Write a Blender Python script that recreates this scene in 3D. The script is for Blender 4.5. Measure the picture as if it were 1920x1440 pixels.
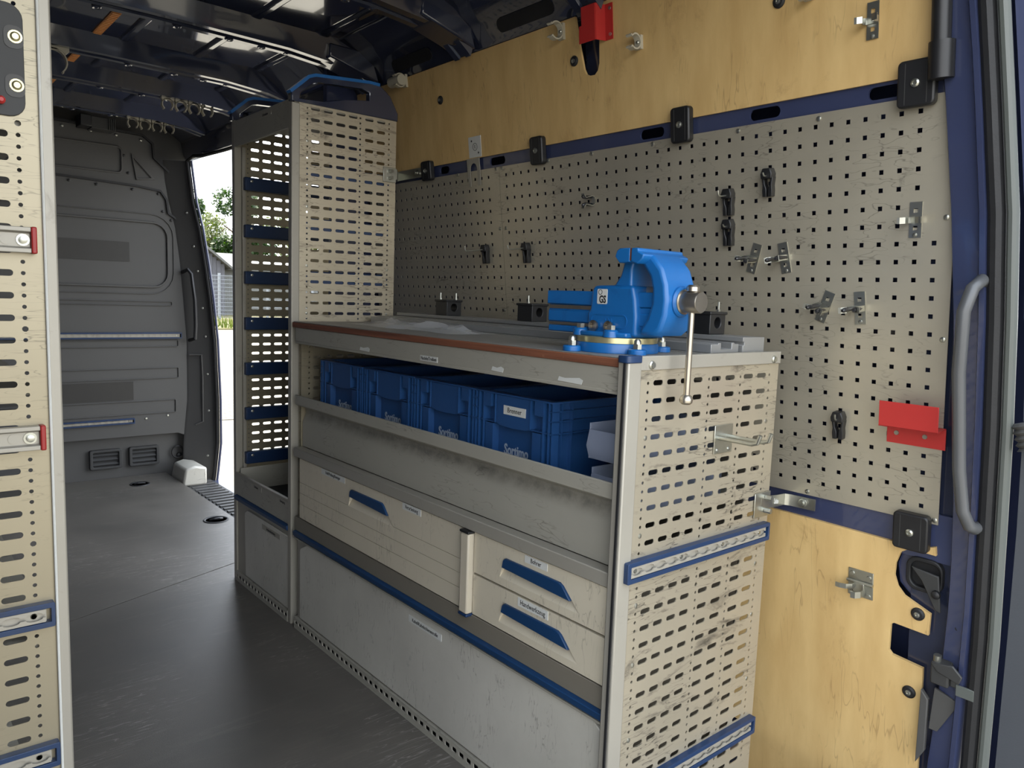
import bpy, bmesh, math, random
from mathutils import Vector, Matrix

for o in list(bpy.data.objects):
    bpy.data.objects.remove(o, do_unlink=True)
scene = bpy.context.scene
COL = scene.collection
PI = math.pi
random.seed(7)

# ------------------------------------------------------------------ camera
YAW, PIT, ROL, FPX = 0.70556, -0.11399, 0.03552, 1428.8
CAM = Vector((-1.6731, -0.7019, 1.1674))
_cy, _sy, _cp, _sp = math.cos(YAW), math.sin(YAW), math.cos(PIT), math.sin(PIT)
fwd = Vector((_sy * _cp, _cy * _cp, _sp))
rgt = Vector((_cy, -_sy, 0))
up = rgt.cross(fwd)
r2 = math.cos(ROL) * rgt + math.sin(ROL) * up
u2 = -math.sin(ROL) * rgt + math.cos(ROL) * up
cam = bpy.data.cameras.new('camera')
cam.sensor_fit = 'HORIZONTAL'
cam.sensor_width = 36
cam.lens = FPX / 1920 * 36
cam.clip_start = 0.02
cam.clip_end = 300
camo = bpy.data.objects.new('camera', cam)
COL.objects.link(camo)
camo.matrix_world = Matrix(((r2.x, u2.x, -fwd.x, CAM.x), (r2.y, u2.y, -fwd.y, CAM.y), (r2.z, u2.z, -fwd.z, CAM.z), (0, 0, 0, 1)))
scene.camera = camo

# ------------------------------------------------------------------ sky, sun, exposure
world = bpy.data.worlds.new('sky')
scene.world = world
world.use_nodes = True
nt = world.node_tree
nt.nodes.clear()
_tc = nt.nodes.new('ShaderNodeTexCoord')
_sx = nt.nodes.new('ShaderNodeSeparateXYZ')
_rp = nt.nodes.new('ShaderNodeValToRGB')
_bg = nt.nodes.new('ShaderNodeBackground')
_wo = nt.nodes.new('ShaderNodeOutputWorld')
_rp.color_ramp.elements[0].position = 0.0
_rp.color_ramp.elements[0].color = (0.97, 0.985, 1.0, 1)
_rp.color_ramp.elements[1].position = 0.9
_rp.color_ramp.elements[1].color = (0.74, 0.84, 1.0, 1)
_e = _rp.color_ramp.elements.new(0.22)
_e.color = (0.89, 0.94, 1.0, 1)
nt.links.new(_tc.outputs['Generated'], _sx.inputs[0])
nt.links.new(_sx.outputs['Z'], _rp.inputs[0])
nt.links.new(_rp.outputs[0], _bg.inputs[0])
nt.links.new(_bg.outputs[0], _wo.inputs[0])
_bg.inputs[1].default_value = 0.80
sun = bpy.data.lights.new('sun', 'SUN')
sun.energy = 2.6
sun.angle = math.radians(0.6)
sun.color = (1.0, 0.92, 0.78)
suno = bpy.data.objects.new('sun', sun)
COL.objects.link(suno)
_sd = Vector((-0.06, 0.52, 0.85))
suno.rotation_euler = _sd.to_track_quat('Z', 'Y').to_euler()
suno.location = (0, 10, 12)
scene.view_settings.view_transform = 'Standard'
scene.view_settings.look = 'None'
scene.view_settings.gamma = 1
scene.view_settings.use_curve_mapping = False
scene.view_settings.exposure = 2.65

# ------------------------------------------------------------------ helpers
def S(r, g, b):
    f = lambda c: (c / 255 / 12.92) if c <= 10 else ((c / 255 + 0.055) / 1.055) ** 2.4
    return (f(r), f(g), f(b))


class MB:
    """collects faces of one mesh"""
    def __init__(s):
        s.v, s.f, s.m, s.cm = [], [], [], 0
    def add(s, vs, fs):
        n = len(s.v)
        s.v += [tuple(p) for p in vs]
        for f in fs:
            s.f.append([i + n for i in f])
            s.m.append(s.cm)
        return s
    def box(s, x0, x1, y0, y1, z0, z1):
        vs = [(x0, y0, z0), (x1, y0, z0), (x1, y1, z0), (x0, y1, z0), (x0, y0, z1), (x1, y0, z1), (x1, y1, z1), (x0, y1, z1)]
        return s.add(vs, [(0, 3, 2, 1), (4, 5, 6, 7), (0, 1, 5, 4), (1, 2, 6, 5), (2, 3, 7, 6), (3, 0, 4, 7)])
    def cbox(s, cx, cy, cz, sx, sy, sz):
        return s.box(cx - sx / 2, cx + sx / 2, cy - sy / 2, cy + sy / 2, cz - sz / 2, cz + sz / 2)
    def prism(s, pts, ax, a0, a1):
        n = len(pts)
        def P(a, p):
            return (a, p[0], p[1]) if ax == 'x' else (p[0], a, p[1]) if ax == 'y' else (p[0], p[1], a)
        vs = [P(a0, p) for p in pts] + [P(a1, p) for p in pts]
        fs = [list(range(n)), list(range(2 * n - 1, n - 1, -1))] + [(i, i + n, (i + 1) % n + n, (i + 1) % n) for i in range(n)]
        return s.add(vs, fs)
    def cyl(s, p0, p1, r, n=16, r1=None, cap=True):
        p0, p1 = Vector(p0), Vector(p1)
        r1 = r if r1 is None else r1
        d = (p1 - p0).normalized()
        a = d.orthogonal().normalized()
        b = d.cross(a)
        vs = []
        for p, rr in ((p0, r), (p1, r1)):
            for i in range(n):
                t = 2 * PI * i / n
                vs.append(p + a * (math.cos(t) * rr) + b * (math.sin(t) * rr))
        fs = [(i, (i + 1) % n, (i + 1) % n + n, i + n) for i in range(n)]
        if cap:
            fs += [list(range(n - 1, -1, -1)), list(range(n, 2 * n))]
        return s.add(vs, fs)
    def tube(s, path, r, n=8, closed=False):
        path = [Vector(p) for p in path]
        m = len(path)
        rings = []
        prev = None
        for i, p in enumerate(path):
            if i == 0: d = path[1] - p
            elif i == m - 1: d = p - path[i - 1]
            else: d = (path[i + 1] - p).normalized() + (p - path[i - 1]).normalized()
            d.normalize()
            a = d.orthogonal().normalized() if prev is None else (prev - d * prev.dot(d)).normalized()
            prev = a
            b = d.cross(a)
            rr = r[i] if isinstance(r, (list, tuple)) else r
            rings.append([p + a * (math.cos(2 * PI * k / n) * rr) + b * (math.sin(2 * PI * k / n) * rr) for k in range(n)])
        vs = [q for ring in rings for q in ring]
        fs = []
        for i in range(m - 1):
            for k in range(n):
                fs.append((i * n + k, i * n + (k + 1) % n, (i + 1) * n + (k + 1) % n, (i + 1) * n + k))
        fs += [list(range(n - 1, -1, -1)), list(range((m - 1) * n, m * n))]
        return s.add(vs, fs)
    def lathe(s, prof, c, d=(0, 0, 1), n=24):
        """prof: (radius, height along d)"""
        c, d = Vector(c), Vector(d).normalized()
        a = d.orthogonal().normalized()
        b = d.cross(a)
        vs = []
        for r, h in prof:
            for i in range(n):
                t = 2 * PI * i / n
                vs.append(c + d * h + a * (math.cos(t) * r) + b * (math.sin(t) * r))
        fs = []
        for j in range(len(prof) - 1):
            for i in range(n):
                fs.append((j * n + i, j * n + (i + 1) % n, (j + 1) * n + (i + 1) % n, (j + 1) * n + i))
        fs += [list(range(n - 1, -1, -1)), list(range((len(prof) - 1) * n, len(prof) * n))]
        return s.add(vs, fs)
    def ribbon(s, path, ax, a0, a1, t):
        """thin strip: 2D open path, thickened by t, extruded along ax"""
        m = len(path)
        left, right = [], []
        for i, p in enumerate(path):
            p = Vector(p)
            q0 = Vector(path[max(i - 1, 0)])
            q1 = Vector(path[min(i + 1, m - 1)])
            d = (q1 - q0).normalized()
            nrm = Vector((-d.y, d.x)) * (t / 2)
            left.append(tuple(p + nrm))
            right.append(tuple(p - nrm))
        for i in range(m - 1):
            s.prism([left[i], left[i + 1], right[i + 1], right[i]], ax, a0, a1)
        return s
    def loft(s, rows, close=False):
        """rows: lists of equal length of points -> quads"""
        n = len(rows[0])
        vs = [p for r in rows for p in r]
        fs = []
        for j in range(len(rows) - 1):
            for i in range(n - 1 if not close else n):
                fs.append((j * n + i, j * n + (i + 1) % n, (j + 1) * n + (i + 1) % n, (j + 1) * n + i))
        return s.add(vs, fs)
    def ring(s, outer, inner, ax, a0, a1):
        """frame between two polygons with equal point count, extruded along ax"""
        n = len(outer)
        def P(a, p):
            return (a, p[0], p[1]) if ax == 'x' else (p[0], a, p[1]) if ax == 'y' else (p[0], p[1], a)
        vs = [P(a, p) for a in (a0, a1) for L in (outer, inner) for p in L]
        fs = []
        for i in range(n):
            j = (i + 1) % n
            fs += [(i, j, n + j, n + i), (2 * n + i, 3 * n + i, 3 * n + j, 2 * n + j), (i, 2 * n + i, 2 * n + j, j), (n + i, n + j, 3 * n + j, 3 * n + i)]
        return s.add(vs, fs)
    def move(s, d):
        s.v = [(p[0] + d[0], p[1] + d[1], p[2] + d[2]) for p in s.v]
        return s
    def xf(s, M):
        s.v = [tuple(M @ Vector(p)) for p in s.v]
        return s


def rrect(x0, x1, z0, z1, r, n=5):
    pts = []
    for cx, cz, a0 in ((x1 - r, z1 - r, 0), (x0 + r, z1 - r, 90), (x0 + r, z0 + r, 180), (x1 - r, z0 + r, 270)):
        for k in range(n):
            t = math.radians(a0 + 90 * k / (n - 1))
            pts.append((cx + r * math.cos(t), cz + r * math.sin(t)))
    return pts


ORG = {}
MATS = {}

def link(o, parent=None):
    COL.objects.link(o)
    if parent is not None:
        o.parent = parent

def tag(o, label=None, cat=None, group=None, kind=None):
    if label: o['label'] = label
    if cat: o['category'] = cat
    if group: o['group'] = group
    if kind: o['kind'] = kind
    return o

def mesh_of(name, mb, mats, smooth=35):
    me = bpy.data.meshes.new(name)
    me.from_pydata(mb.v, [], mb.f)
    if not isinstance(mats, (list, tuple)):
        mats = [mats]
    for m in mats:
        me.materials.append(MATS[m])
    if len(mats) > 1:
        me.polygons.foreach_set('material_index', mb.m)
    bm = bmesh.new()
    bm.from_mesh(me)
    bmesh.ops.recalc_face_normals(bm, faces=bm.faces)
    bm.to_mesh(me)
    bm.free()
    if smooth:
        me.shade_smooth()
        me.set_sharp_from_angle(angle=math.radians(smooth))
    me.update()
    return me

def part(name, mb, mats, parent, bevel=0, seg=2, smooth=35, kind=None, label=None):
    org = ORG.get(parent, None)
    if org is not None:
        mb.move(-org)
    o = bpy.data.objects.new(name, mesh_of(name, mb, mats, smooth))
    link(o, parent)
    ORG[o] = org
    if bevel:
        b = o.modifiers.new('bevel', 'BEVEL')
        b.width = bevel; b.segments = seg; b.limit_method = 'ANGLE'; b.angle_limit = math.radians(40)
    if kind: o['kind'] = kind
    if label: o['label'] = label
    return o

def thing(name, label, cat, loc=(0, 0, 0), group=None, world=True, mat=None, kind=None):
    """Empty at the base of a thing; parts given in world coordinates when world=True"""
    o = bpy.data.objects.new(name, None)
    o.empty_display_size = 0.05
    link(o)
    if mat is not None:
        o.matrix_world = mat
        ORG[o] = None
    else:
        o.location = loc
        ORG[o] = Vector(loc) if world else None
    return tag(o, label, cat, group, kind)

def solo(name, mb, mats, label=None, cat=None, group=None, kind=None, bevel=0, seg=2, smooth=35, mat=None):
    """top-level object of one mesh; origin moved to its base centre unless a matrix is given"""
    if mat is None:
        xs, ys, zs = zip(*mb.v)
        c = Vector(((min(xs) + max(xs)) / 2, (min(ys) + max(ys)) / 2, min(zs)))
        mb.move(-c)
    o = bpy.data.objects.new(name, mesh_of(name, mb, mats, smooth))
    link(o)
    if mat is None:
        o.location = c
        ORG[o] = c
    else:
        o.matrix_world = mat
        ORG[o] = None
    if bevel:
        b = o.modifiers.new('bevel', 'BEVEL')
        b.width = bevel; b.segments = seg; b.limit_method = 'ANGLE'; b.angle_limit = math.radians(40)
    return tag(o, label, cat, group, kind)

def dup(root, mat=None, loc=None, label=None):
    r = root.copy()
    COL.objects.link(r)
    if mat is not None: r.matrix_world = mat
    if loc is not None: r.location = loc
    if label: r['label'] = label
    for ch in list(root.children):
        c = ch.copy(); COL.objects.link(c); c.parent = r
        for g in list(ch.children):
            d = g.copy(); COL.objects.link(d); d.parent = c
    return r

def text_faces(mb, txt, size, M, ext=0.0006, ax=1.0, bold=0.0):
    """append flat lettering (built from a font curve) to a mesh builder; M maps text plane (x right, y up, z out)"""
    cu = bpy.data.curves.new('t', 'FONT')
    cu.body = txt; cu.size = size; cu.align_x = 'CENTER'; cu.align_y = 'CENTER'; cu.extrude = ext; cu.offset = bold
    cu.resolution_u = 3
    ob = bpy.data.objects.new('t', cu)
    COL.objects.link(ob)
    dg = bpy.context.evaluated_depsgraph_get()
    me = bpy.data.meshes.new_from_object(ob.evaluated_get(dg))
    vs = [M @ Vector((v.co.x * ax, v.co.y, v.co.z)) for v in me.vertices]
    mb.add(vs, [tuple(p.vertices) for p in me.polygons])
    bpy.data.objects.remove(ob); bpy.data.curves.remove(cu); bpy.data.meshes.remove(me)

def frame(o, ex, ey, ez):
    ex, ey, ez, o = Vector(ex), Vector(ey), Vector(ez), Vector(o)
    return Matrix(((ex.x, ey.x, ez.x, o.x), (ex.y, ey.y, ez.y, o.y), (ex.z, ey.z, ez.z, o.z), (0, 0, 0, 1)))

def text_front(x, y, z):      # lettering on a surface that faces -x (the aisle); reads towards -y
    return frame((x, y, z), (0, -1, 0), (0, 0, 1), (-1, 0, 0))

# wall frame: local x = towards the rear (-Y), local y = into the wall, local z = up the leaning wall
LEAN = 0.11766
_n = math.sqrt(1 + LEAN * LEAN)
WX, WY, WZ = Vector((0, -1, 0)), Vector((1, 0, LEAN)) / _n, Vector((-LEAN, 0, 1)) / _n
def wall(y, z, off=0.0, rot=0.0):
    p = Vector((LEAN * (1.575 - z), y, z)) + WY * off
    M = frame(p, WX, WY, WZ)
    return M @ Matrix.Rotation(math.radians(rot), 4, 'Y') if rot else M
W0 = frame((0, 0, 1.575), WX, WY, WZ)
def wl(y, z):       # wall point -> local x, z of W0
    return (-y, (z - 1.575) * _n)

# ------------------------------------------------------------------ materials
def mat(name, col, rough=0.5, metal=0.0, col2=None, var=0.12, vs=5.0, stretch=(1, 1, 1), bump=0.0, bs=200.0, coat=0.0, dirt=0.0, dcol=(0.02, 0.018, 0.015),
        dscale=7.0, dstretch=(1, 1, 1), rvar=0.0, spec=0.5, alpha=1.0, trans=0.0, sub=None, bstretch=None, dlo=0.56, dhi=0.68, scr=0.0, scol=(0.03, 0.028, 0.026), sscale=16.0, sstretch=(1, 1, 3), smask=3.0):
    m = bpy.data.materials.new(name)
    m.use_nodes = True
    t = m.node_tree
    N = t.nodes
    b = N['Principled BSDF']
    tc = N.new('ShaderNodeTexCoord')
    mp = N.new('ShaderNodeMapping')
    mp.inputs['Scale'].default_value = stretch
    t.links.new(tc.outputs['Object'], mp.inputs[0])
    ns = N.new('ShaderNodeTexNoise')
    ns.inputs['Scale'].default_value = vs
    ns.inputs['Detail'].default_value = 6
    ns.inputs['Roughness'].default_value = 0.6
    t.links.new(mp.outputs[0], ns.inputs['Vector'])
    rp = N.new('ShaderNodeValToRGB')
    rp.color_ramp.elements[0].position = 0.3
    rp.color_ramp.elements[1].position = 0.7
    c2 = col2 if col2 else tuple(c * (1 - var) for c in col)
    rp.color_ramp.elements[0].color = (*c2, 1)
    rp.color_ramp.elements[1].color = (*col, 1)
    t.links.new(ns.outputs['Fac'], rp.inputs[0])
    out = rp.outputs[0]
    if dirt:
        mp2 = N.new('ShaderNodeMapping')
        mp2.inputs['Scale'].default_value = dstretch
        t.links.new(tc.outputs['Object'], mp2.inputs[0])
        n2 = N.new('ShaderNodeTexNoise')
        n2.inputs['Scale'].default_value = dscale
        n2.inputs['Detail'].default_value = 9
        n2.inputs['Roughness'].default_value = 0.72
        n2.inputs['Distortion'].default_value = 0.6
        t.links.new(mp2.outputs[0], n2.inputs['Vector'])
        r2_ = N.new('ShaderNodeValToRGB')
        r2_.color_ramp.elements[0].position = dlo
        r2_.color_ramp.elements[1].position = dhi
        r2_.color_ramp.elements[0].color = (0, 0, 0, 1)
        r2_.color_ramp.elements[1].color = (dirt, dirt, dirt, 1)
        t.links.new(n2.outputs['Fac'], r2_.inputs[0])
        mx = N.new('ShaderNodeMixRGB')
        mx.inputs[2].default_value = (*dcol, 1)
        t.links.new(r2_.outputs[0], mx.inputs[0])
        t.links.new(out, mx.inputs[1])
        out = mx.outputs[0]
    if scr:     # thin curved scratches, gathered in patches
        mp4 = N.new('ShaderNodeMapping')
        mp4.inputs['Scale'].default_value = sstretch
        t.links.new(tc.outputs['Object'], mp4.inputs[0])
        n4 = N.new('ShaderNodeTexNoise')
        n4.inputs['Scale'].default_value = sscale
        n4.inputs['Detail'].default_value = 2
        n4.inputs['Roughness'].default_value = 0.65
        n4.inputs['Distortion'].default_value = 0.25
        t.links.new(mp4.outputs[0], n4.inputs['Vector'])
        r4 = N.new('ShaderNodeValToRGB')
        r4.color_ramp.elements[0].position = 0.485
        r4.color_ramp.elements[0].color = (0, 0, 0, 1)
        r4.color_ramp.elements[1].position = 0.515
        r4.color_ramp.elements[1].color = (0, 0, 0, 1)
        e4 = r4.color_ramp.elements.new(0.50)
        e4.color = (1, 1, 1, 1)
        t.links.new(n4.outputs['Fac'], r4.inputs[0])
        n5 = N.new('ShaderNodeTexNoise')
        n5.inputs['Scale'].default_value = smask
        n5.inputs['Detail'].default_value = 4
        t.links.new(tc.outputs['Object'], n5.inputs['Vector'])
        r5 = N.new('ShaderNodeValToRGB')
        r5.color_ramp.elements[0].position = 0.48
        r5.color_ramp.elements[0].color = (0, 0, 0, 1)
        r5.color_ramp.elements[1].position = 0.62
        r5.color_ramp.elements[1].color = (scr, scr, scr, 1)
        t.links.new(n5.outputs['Fac'], r5.inputs[0])
        mm = N.new('ShaderNodeMath'); mm.operation = 'MULTIPLY'
        t.links.new(r4.outputs[0], mm.inputs[0]); t.links.new(r5.outputs[0], mm.inputs[1])
        mx4 = N.new('ShaderNodeMixRGB')
        mx4.inputs[2].default_value = (*scol, 1)
        t.links.new(mm.outputs[0], mx4.inputs[0])
        t.links.new(out, mx4.inputs[1])
        out = mx4.outputs[0]
    t.links.new(out, b.inputs['Base Color'])
    b.inputs['Roughness'].default_value = rough
    b.inputs['Metallic'].default_value = metal
    b.inputs['Specular IOR Level'].default_value = spec
    if rvar:
        ma = N.new('ShaderNodeMath'); ma.operation = 'MULTIPLY_ADD'
        ma.inputs[1].default_value = rvar; ma.inputs[2].default_value = rough - rvar / 2
        t.links.new(ns.outputs['Fac'], ma.inputs[0])
        t.links.new(ma.outputs[0], b.inputs['Roughness'])
    if coat:
        b.inputs['Coat Weight'].default_value = coat
        b.inputs['Coat Roughness'].default_value = 0.04
    if bump:
        mp3 = N.new('ShaderNodeMapping')
        mp3.inputs['Scale'].default_value = bstretch if bstretch else stretch
        t.links.new(tc.outputs['Object'], mp3.inputs[0])
        n3 = N.new('ShaderNodeTexNoise')
        n3.inputs['Scale'].default_value = bs
        n3.inputs['Detail'].default_value = 4
        t.links.new(mp3.outputs[0], n3.inputs['Vector'])
        bp = N.new('ShaderNodeBump')
        bp.inputs['Strength'].default_value = bump
        bp.inputs['Distance'].default_value = 0.002
        t.links.new(n3.outputs['Fac'], bp.inputs['Height'])
        t.links.new(bp.outputs[0], b.inputs['Normal'])
    if alpha < 1: b.inputs['Alpha'].default_value = alpha
    if trans: b.inputs['Transmission Weight'].default_value = trans
    MATS[name] = m
    return m

mat('navy', (0.024, 0.030, 0.058), 0.16, coat=0.9, var=0.3, vs=3, bump=0.03, bs=6)
mat('navy_side', (0.040, 0.050, 0.108), 0.28, coat=0.6, var=0.2, vs=4, bump=0.02, bs=12)
mat('roof_navy', (0.026, 0.032, 0.058), 0.12, coat=1.0, var=0.3, vs=3, bump=0.05, bs=4)
mat('grey_trim', S(74, 73, 71), 0.6, var=0.1, vs=3, bump=0.05, bs=300)
mat('grey_trim_dark', S(52, 52, 51), 0.6, var=0.1, vs=3)
mat('tape', S(44, 42, 38), 0.5, var=0.15, vs=20)
mat('black_plastic', (0.012, 0.012, 0.013), 0.45, var=0.3, vs=10)
mat('black_rubber', (0.010, 0.010, 0.011), 0.6, var=0.3, vs=30, bump=0.2, bs=200)
mat('seal_grey', S(88, 92, 88), 0.4, var=0.1, vs=4)
mat('floor', S(97, 92, 85), 0.42, col2=S(76, 73, 68), vs=2.2, bump=0.25, bs=600, scr=0.6, scol=S(150, 145, 138), sscale=5, sstretch=(1, 9, 1), smask=2.5, dirt=0.35, dcol=S(118, 112, 102), dscale=3.0, dstretch=(1, 6, 1), dlo=0.55, dhi=0.75, rvar=0.2)
mat('plywood', S(214, 182, 124), 0.5, scr=0.35, scol=S(90, 62, 34), sscale=5, sstretch=(6, 6, 0.8), smask=6, col2=S(194, 160, 104), vs=5, stretch=(3, 3, 0.7), bump=0.06, bs=60, bstretch=(6, 6, 1), dirt=0.35, dcol=S(120, 84, 42), dscale=9, dstretch=(1, 1, 0.6), dlo=0.58, dhi=0.74)
mat('alu', S(152, 143, 121), 0.40, metal=0.55, var=0.1, vs=4, scr=0.45, sscale=9, sstretch=(1, 1, 9), smask=5, dirt=0.3, dcol=(0.05, 0.045, 0.04), dscale=9, dstretch=(1, 1, 4.0), dlo=0.62, dhi=0.74)
mat('alu_scuffed', S(182, 172, 151), 0.40, metal=0.55, var=0.14, vs=4, scr=0.9, sscale=9, sstretch=(1, 1, 8), smask=6, dirt=0.8, dcol=(0.035, 0.032, 0.03), dscale=7, dstretch=(0.8, 1, 3.0), dlo=0.56, dhi=0.70)
mat('alu_frame', S(158, 153, 141), 0.45, metal=0.3, var=0.08, vs=5, dirt=0.3, dcol=(0.08, 0.07, 0.06), dscale=14, dlo=0.6, dhi=0.7)
mat('peg', S(188, 180, 160), 0.36, metal=0.5, col2=S(166, 159, 143), vs=2.0, scr=0.45, sscale=10, sstretch=(1, 1, 4), smask=7, dirt=0.6, dcol=(0.05, 0.045, 0.04), dscale=7, dlo=0.62, dhi=0.74, rvar=0.12)
mat('grey_paint', S(150, 146, 134), 0.5, var=0.08, vs=5, scr=0.5, scol=S(70, 66, 60), sscale=8, sstretch=(1, 1, 5), smask=8, dirt=0.4, dcol=S(60, 58, 54), dscale=10, dlo=0.62, dhi=0.74)
mat('grey_dark', S(112, 106, 94), 0.55, var=0.1, vs=5, dirt=0.3, dcol=S(50, 48, 44), dscale=10, dlo=0.6, dhi=0.75)
mat('drawer', S(204, 194, 172), 0.5, metal=0.15, var=0.1, vs=4, scr=0.4, scol=S(84, 74, 60), sscale=8, sstretch=(1, 5, 1), smask=9, dirt=0.45, dcol=S(84, 76, 62), dscale=11, dlo=0.60, dhi=0.72)
mat('flap', S(200, 196, 184), 0.48, metal=0.2, col2=S(180, 176, 165), vs=3, scr=0.55, scol=S(90, 80, 68), sscale=10, sstretch=(1, 5, 1), smask=11, dirt=0.5, dcol=S(78, 70, 60), dscale=16, dlo=0.62, dhi=0.74)
mat('blue_plastic', S(28, 84, 156), 0.42, var=0.15, vs=8)
mat('blue_strip', S(17, 54, 92), 0.4, var=0.15, vs=8)
mat('blue_dark', S(16, 44, 80), 0.42, var=0.15, vs=8)
mat('blue_rail', S(26, 50, 84), 0.4, var=0.15, vs=8, dirt=0.3, dscale=20)
mat('crate', S(32, 70, 118), 0.42, var=0.12, vs=6)
mat('crate_text', S(150, 160, 172), 0.5, var=0.02)
mat('bin_grey', S(122, 130, 148), 0.5, var=0.06, vs=9)
mat('vise', S(18, 94, 158), 0.38, var=0.12, vs=9, coat=0.12, dirt=0.25, dcol=S(10, 50, 100), dscale=14)
mat('steel', S(178, 170, 156), 0.32, metal=0.95, var=0.15, vs=20)
mat('zinc', S(178, 178, 168), 0.3, metal=0.9, var=0.15, vs=25)
mat('zinc_yellow', S(205, 195, 150), 0.32, metal=0.8, var=0.2, vs=40)
mat('rust', S(96, 52, 34), 0.7, var=0.4, vs=60)
mat('wood_edge', S(132, 82, 58), 0.6, col2=S(92, 54, 38), vs=24, stretch=(1, 0.12, 3), bump=0.2, bs=120, dirt=0.3, dcol=S(190, 160, 120), dscale=60, dlo=0.62, dhi=0.7)
mat('worktop', S(122, 120, 114), 0.5, var=0.15, vs=8, dirt=0.3, dcol=S(60, 58, 54), dscale=12)
mat('profile', S(150, 150, 148), 0.4, metal=0.5, var=0.1, vs=8)
mat('red', S(176, 46, 43), 0.42, var=0.08, vs=8)
mat('red_dark', S(150, 30, 26), 0.45, var=0.1, vs=8)
mat('pipe_clip', S(176, 170, 152), 0.5, var=0.08, vs=20)
mat('white', S(196, 196, 190), 0.5, var=0.05, vs=20)
mat('cream', S(186, 176, 156), 0.5, var=0.08, vs=8, dirt=0.4, dcol=S(70, 50, 40), dscale=30, dlo=0.64, dhi=0.7)
mat('grab_grey', S(80, 81, 82), 0.35, var=0.1, vs=8)
mat('black_gloss', (0.02, 0.02, 0.022), 0.22, var=0.2, vs=30)
mat('ink', (0.012, 0.012, 0.012), 0.6, var=0.0)
mat('ochre', S(214, 150, 90), 0.4, var=0.25, vs=30)
mat('bag', (0.75, 0.76, 0.77), 0.15, var=0.05, vs=20, alpha=0.42)
mat('door_trim', S(62, 65, 70), 0.6, var=0.12, vs=4, bump=0.1, bs=200, dirt=0.3, dcol=S(110, 112, 116), dscale=20, dlo=0.66, dhi=0.72)
mat('concrete', S(122, 117, 106), 0.85, col2=S(108, 104, 93), vs=1.2, bump=0.1, bs=60)
mat('grass', S(72, 74, 34), 0.9, col2=S(98, 84, 46), vs=3.0, bump=0.4, bs=30)
mat('bark', S(84, 70, 56), 0.9, var=0.3, vs=20)
mat('shed_wood', S(84, 84, 88), 0.85, col2=S(60, 60, 66), vs=8, stretch=(4, 4, 0.4))
mat('shed_roof', S(84, 84, 80), 0.8, var=0.2, vs=2)
mat('fence_metal', S(128, 132, 136), 0.5, metal=0.3, var=0.05)

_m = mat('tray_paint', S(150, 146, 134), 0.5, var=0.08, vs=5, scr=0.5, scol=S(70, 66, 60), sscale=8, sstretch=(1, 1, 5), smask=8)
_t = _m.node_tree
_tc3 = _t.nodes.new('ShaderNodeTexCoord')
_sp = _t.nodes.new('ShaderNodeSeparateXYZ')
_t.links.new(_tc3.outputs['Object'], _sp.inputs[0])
_rz = _t.nodes.new('ShaderNodeValToRGB')          # a darker band along the tray, broken up by noise
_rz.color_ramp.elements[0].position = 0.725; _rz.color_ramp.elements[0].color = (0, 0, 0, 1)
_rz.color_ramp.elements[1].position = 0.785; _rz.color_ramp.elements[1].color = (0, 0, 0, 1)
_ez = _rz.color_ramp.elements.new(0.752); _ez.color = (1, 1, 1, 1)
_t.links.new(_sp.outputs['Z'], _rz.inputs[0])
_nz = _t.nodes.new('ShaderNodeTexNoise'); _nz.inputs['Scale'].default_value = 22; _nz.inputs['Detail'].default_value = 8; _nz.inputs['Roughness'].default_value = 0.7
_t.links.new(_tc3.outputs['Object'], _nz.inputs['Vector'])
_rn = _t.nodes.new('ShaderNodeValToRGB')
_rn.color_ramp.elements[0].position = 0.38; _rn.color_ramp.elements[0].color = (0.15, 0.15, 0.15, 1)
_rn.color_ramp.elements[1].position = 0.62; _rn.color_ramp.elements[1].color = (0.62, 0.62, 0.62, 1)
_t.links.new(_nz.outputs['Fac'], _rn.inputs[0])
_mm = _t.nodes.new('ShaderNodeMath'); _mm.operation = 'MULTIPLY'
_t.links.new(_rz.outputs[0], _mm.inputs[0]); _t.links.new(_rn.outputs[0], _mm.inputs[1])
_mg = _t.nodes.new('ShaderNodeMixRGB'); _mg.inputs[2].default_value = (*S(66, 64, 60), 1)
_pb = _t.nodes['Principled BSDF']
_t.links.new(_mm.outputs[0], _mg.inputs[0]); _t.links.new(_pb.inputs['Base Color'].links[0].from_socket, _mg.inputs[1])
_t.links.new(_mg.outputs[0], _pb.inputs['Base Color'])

def leaf_mat(name, c, c2):
    m = mat(name, c, 0.55, col2=c2, vs=1.6)
    b = m.node_tree.nodes['Principled BSDF']
    tr = m.node_tree.nodes.new('ShaderNodeBsdfTranslucent')
    mx = m.node_tree.nodes.new('ShaderNodeMixShader')
    mx.inputs[0].default_value = 0.5
    src = b.inputs['Base Color'].links[0].from_socket
    m.node_tree.links.new(src, tr.inputs[0])
    out = m.node_tree.nodes['Material Output']
    m.node_tree.links.new(b.outputs[0], mx.inputs[1])
    m.node_tree.links.new(tr.outputs[0], mx.inputs[2])
    m.node_tree.links.new(mx.outputs[0], out.inputs[0])
leaf_mat('leaf', S(54, 84, 16), S(26, 48, 8))
leaf_mat('leaf_yellow', S(90, 100, 20), S(46, 66, 12))

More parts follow.
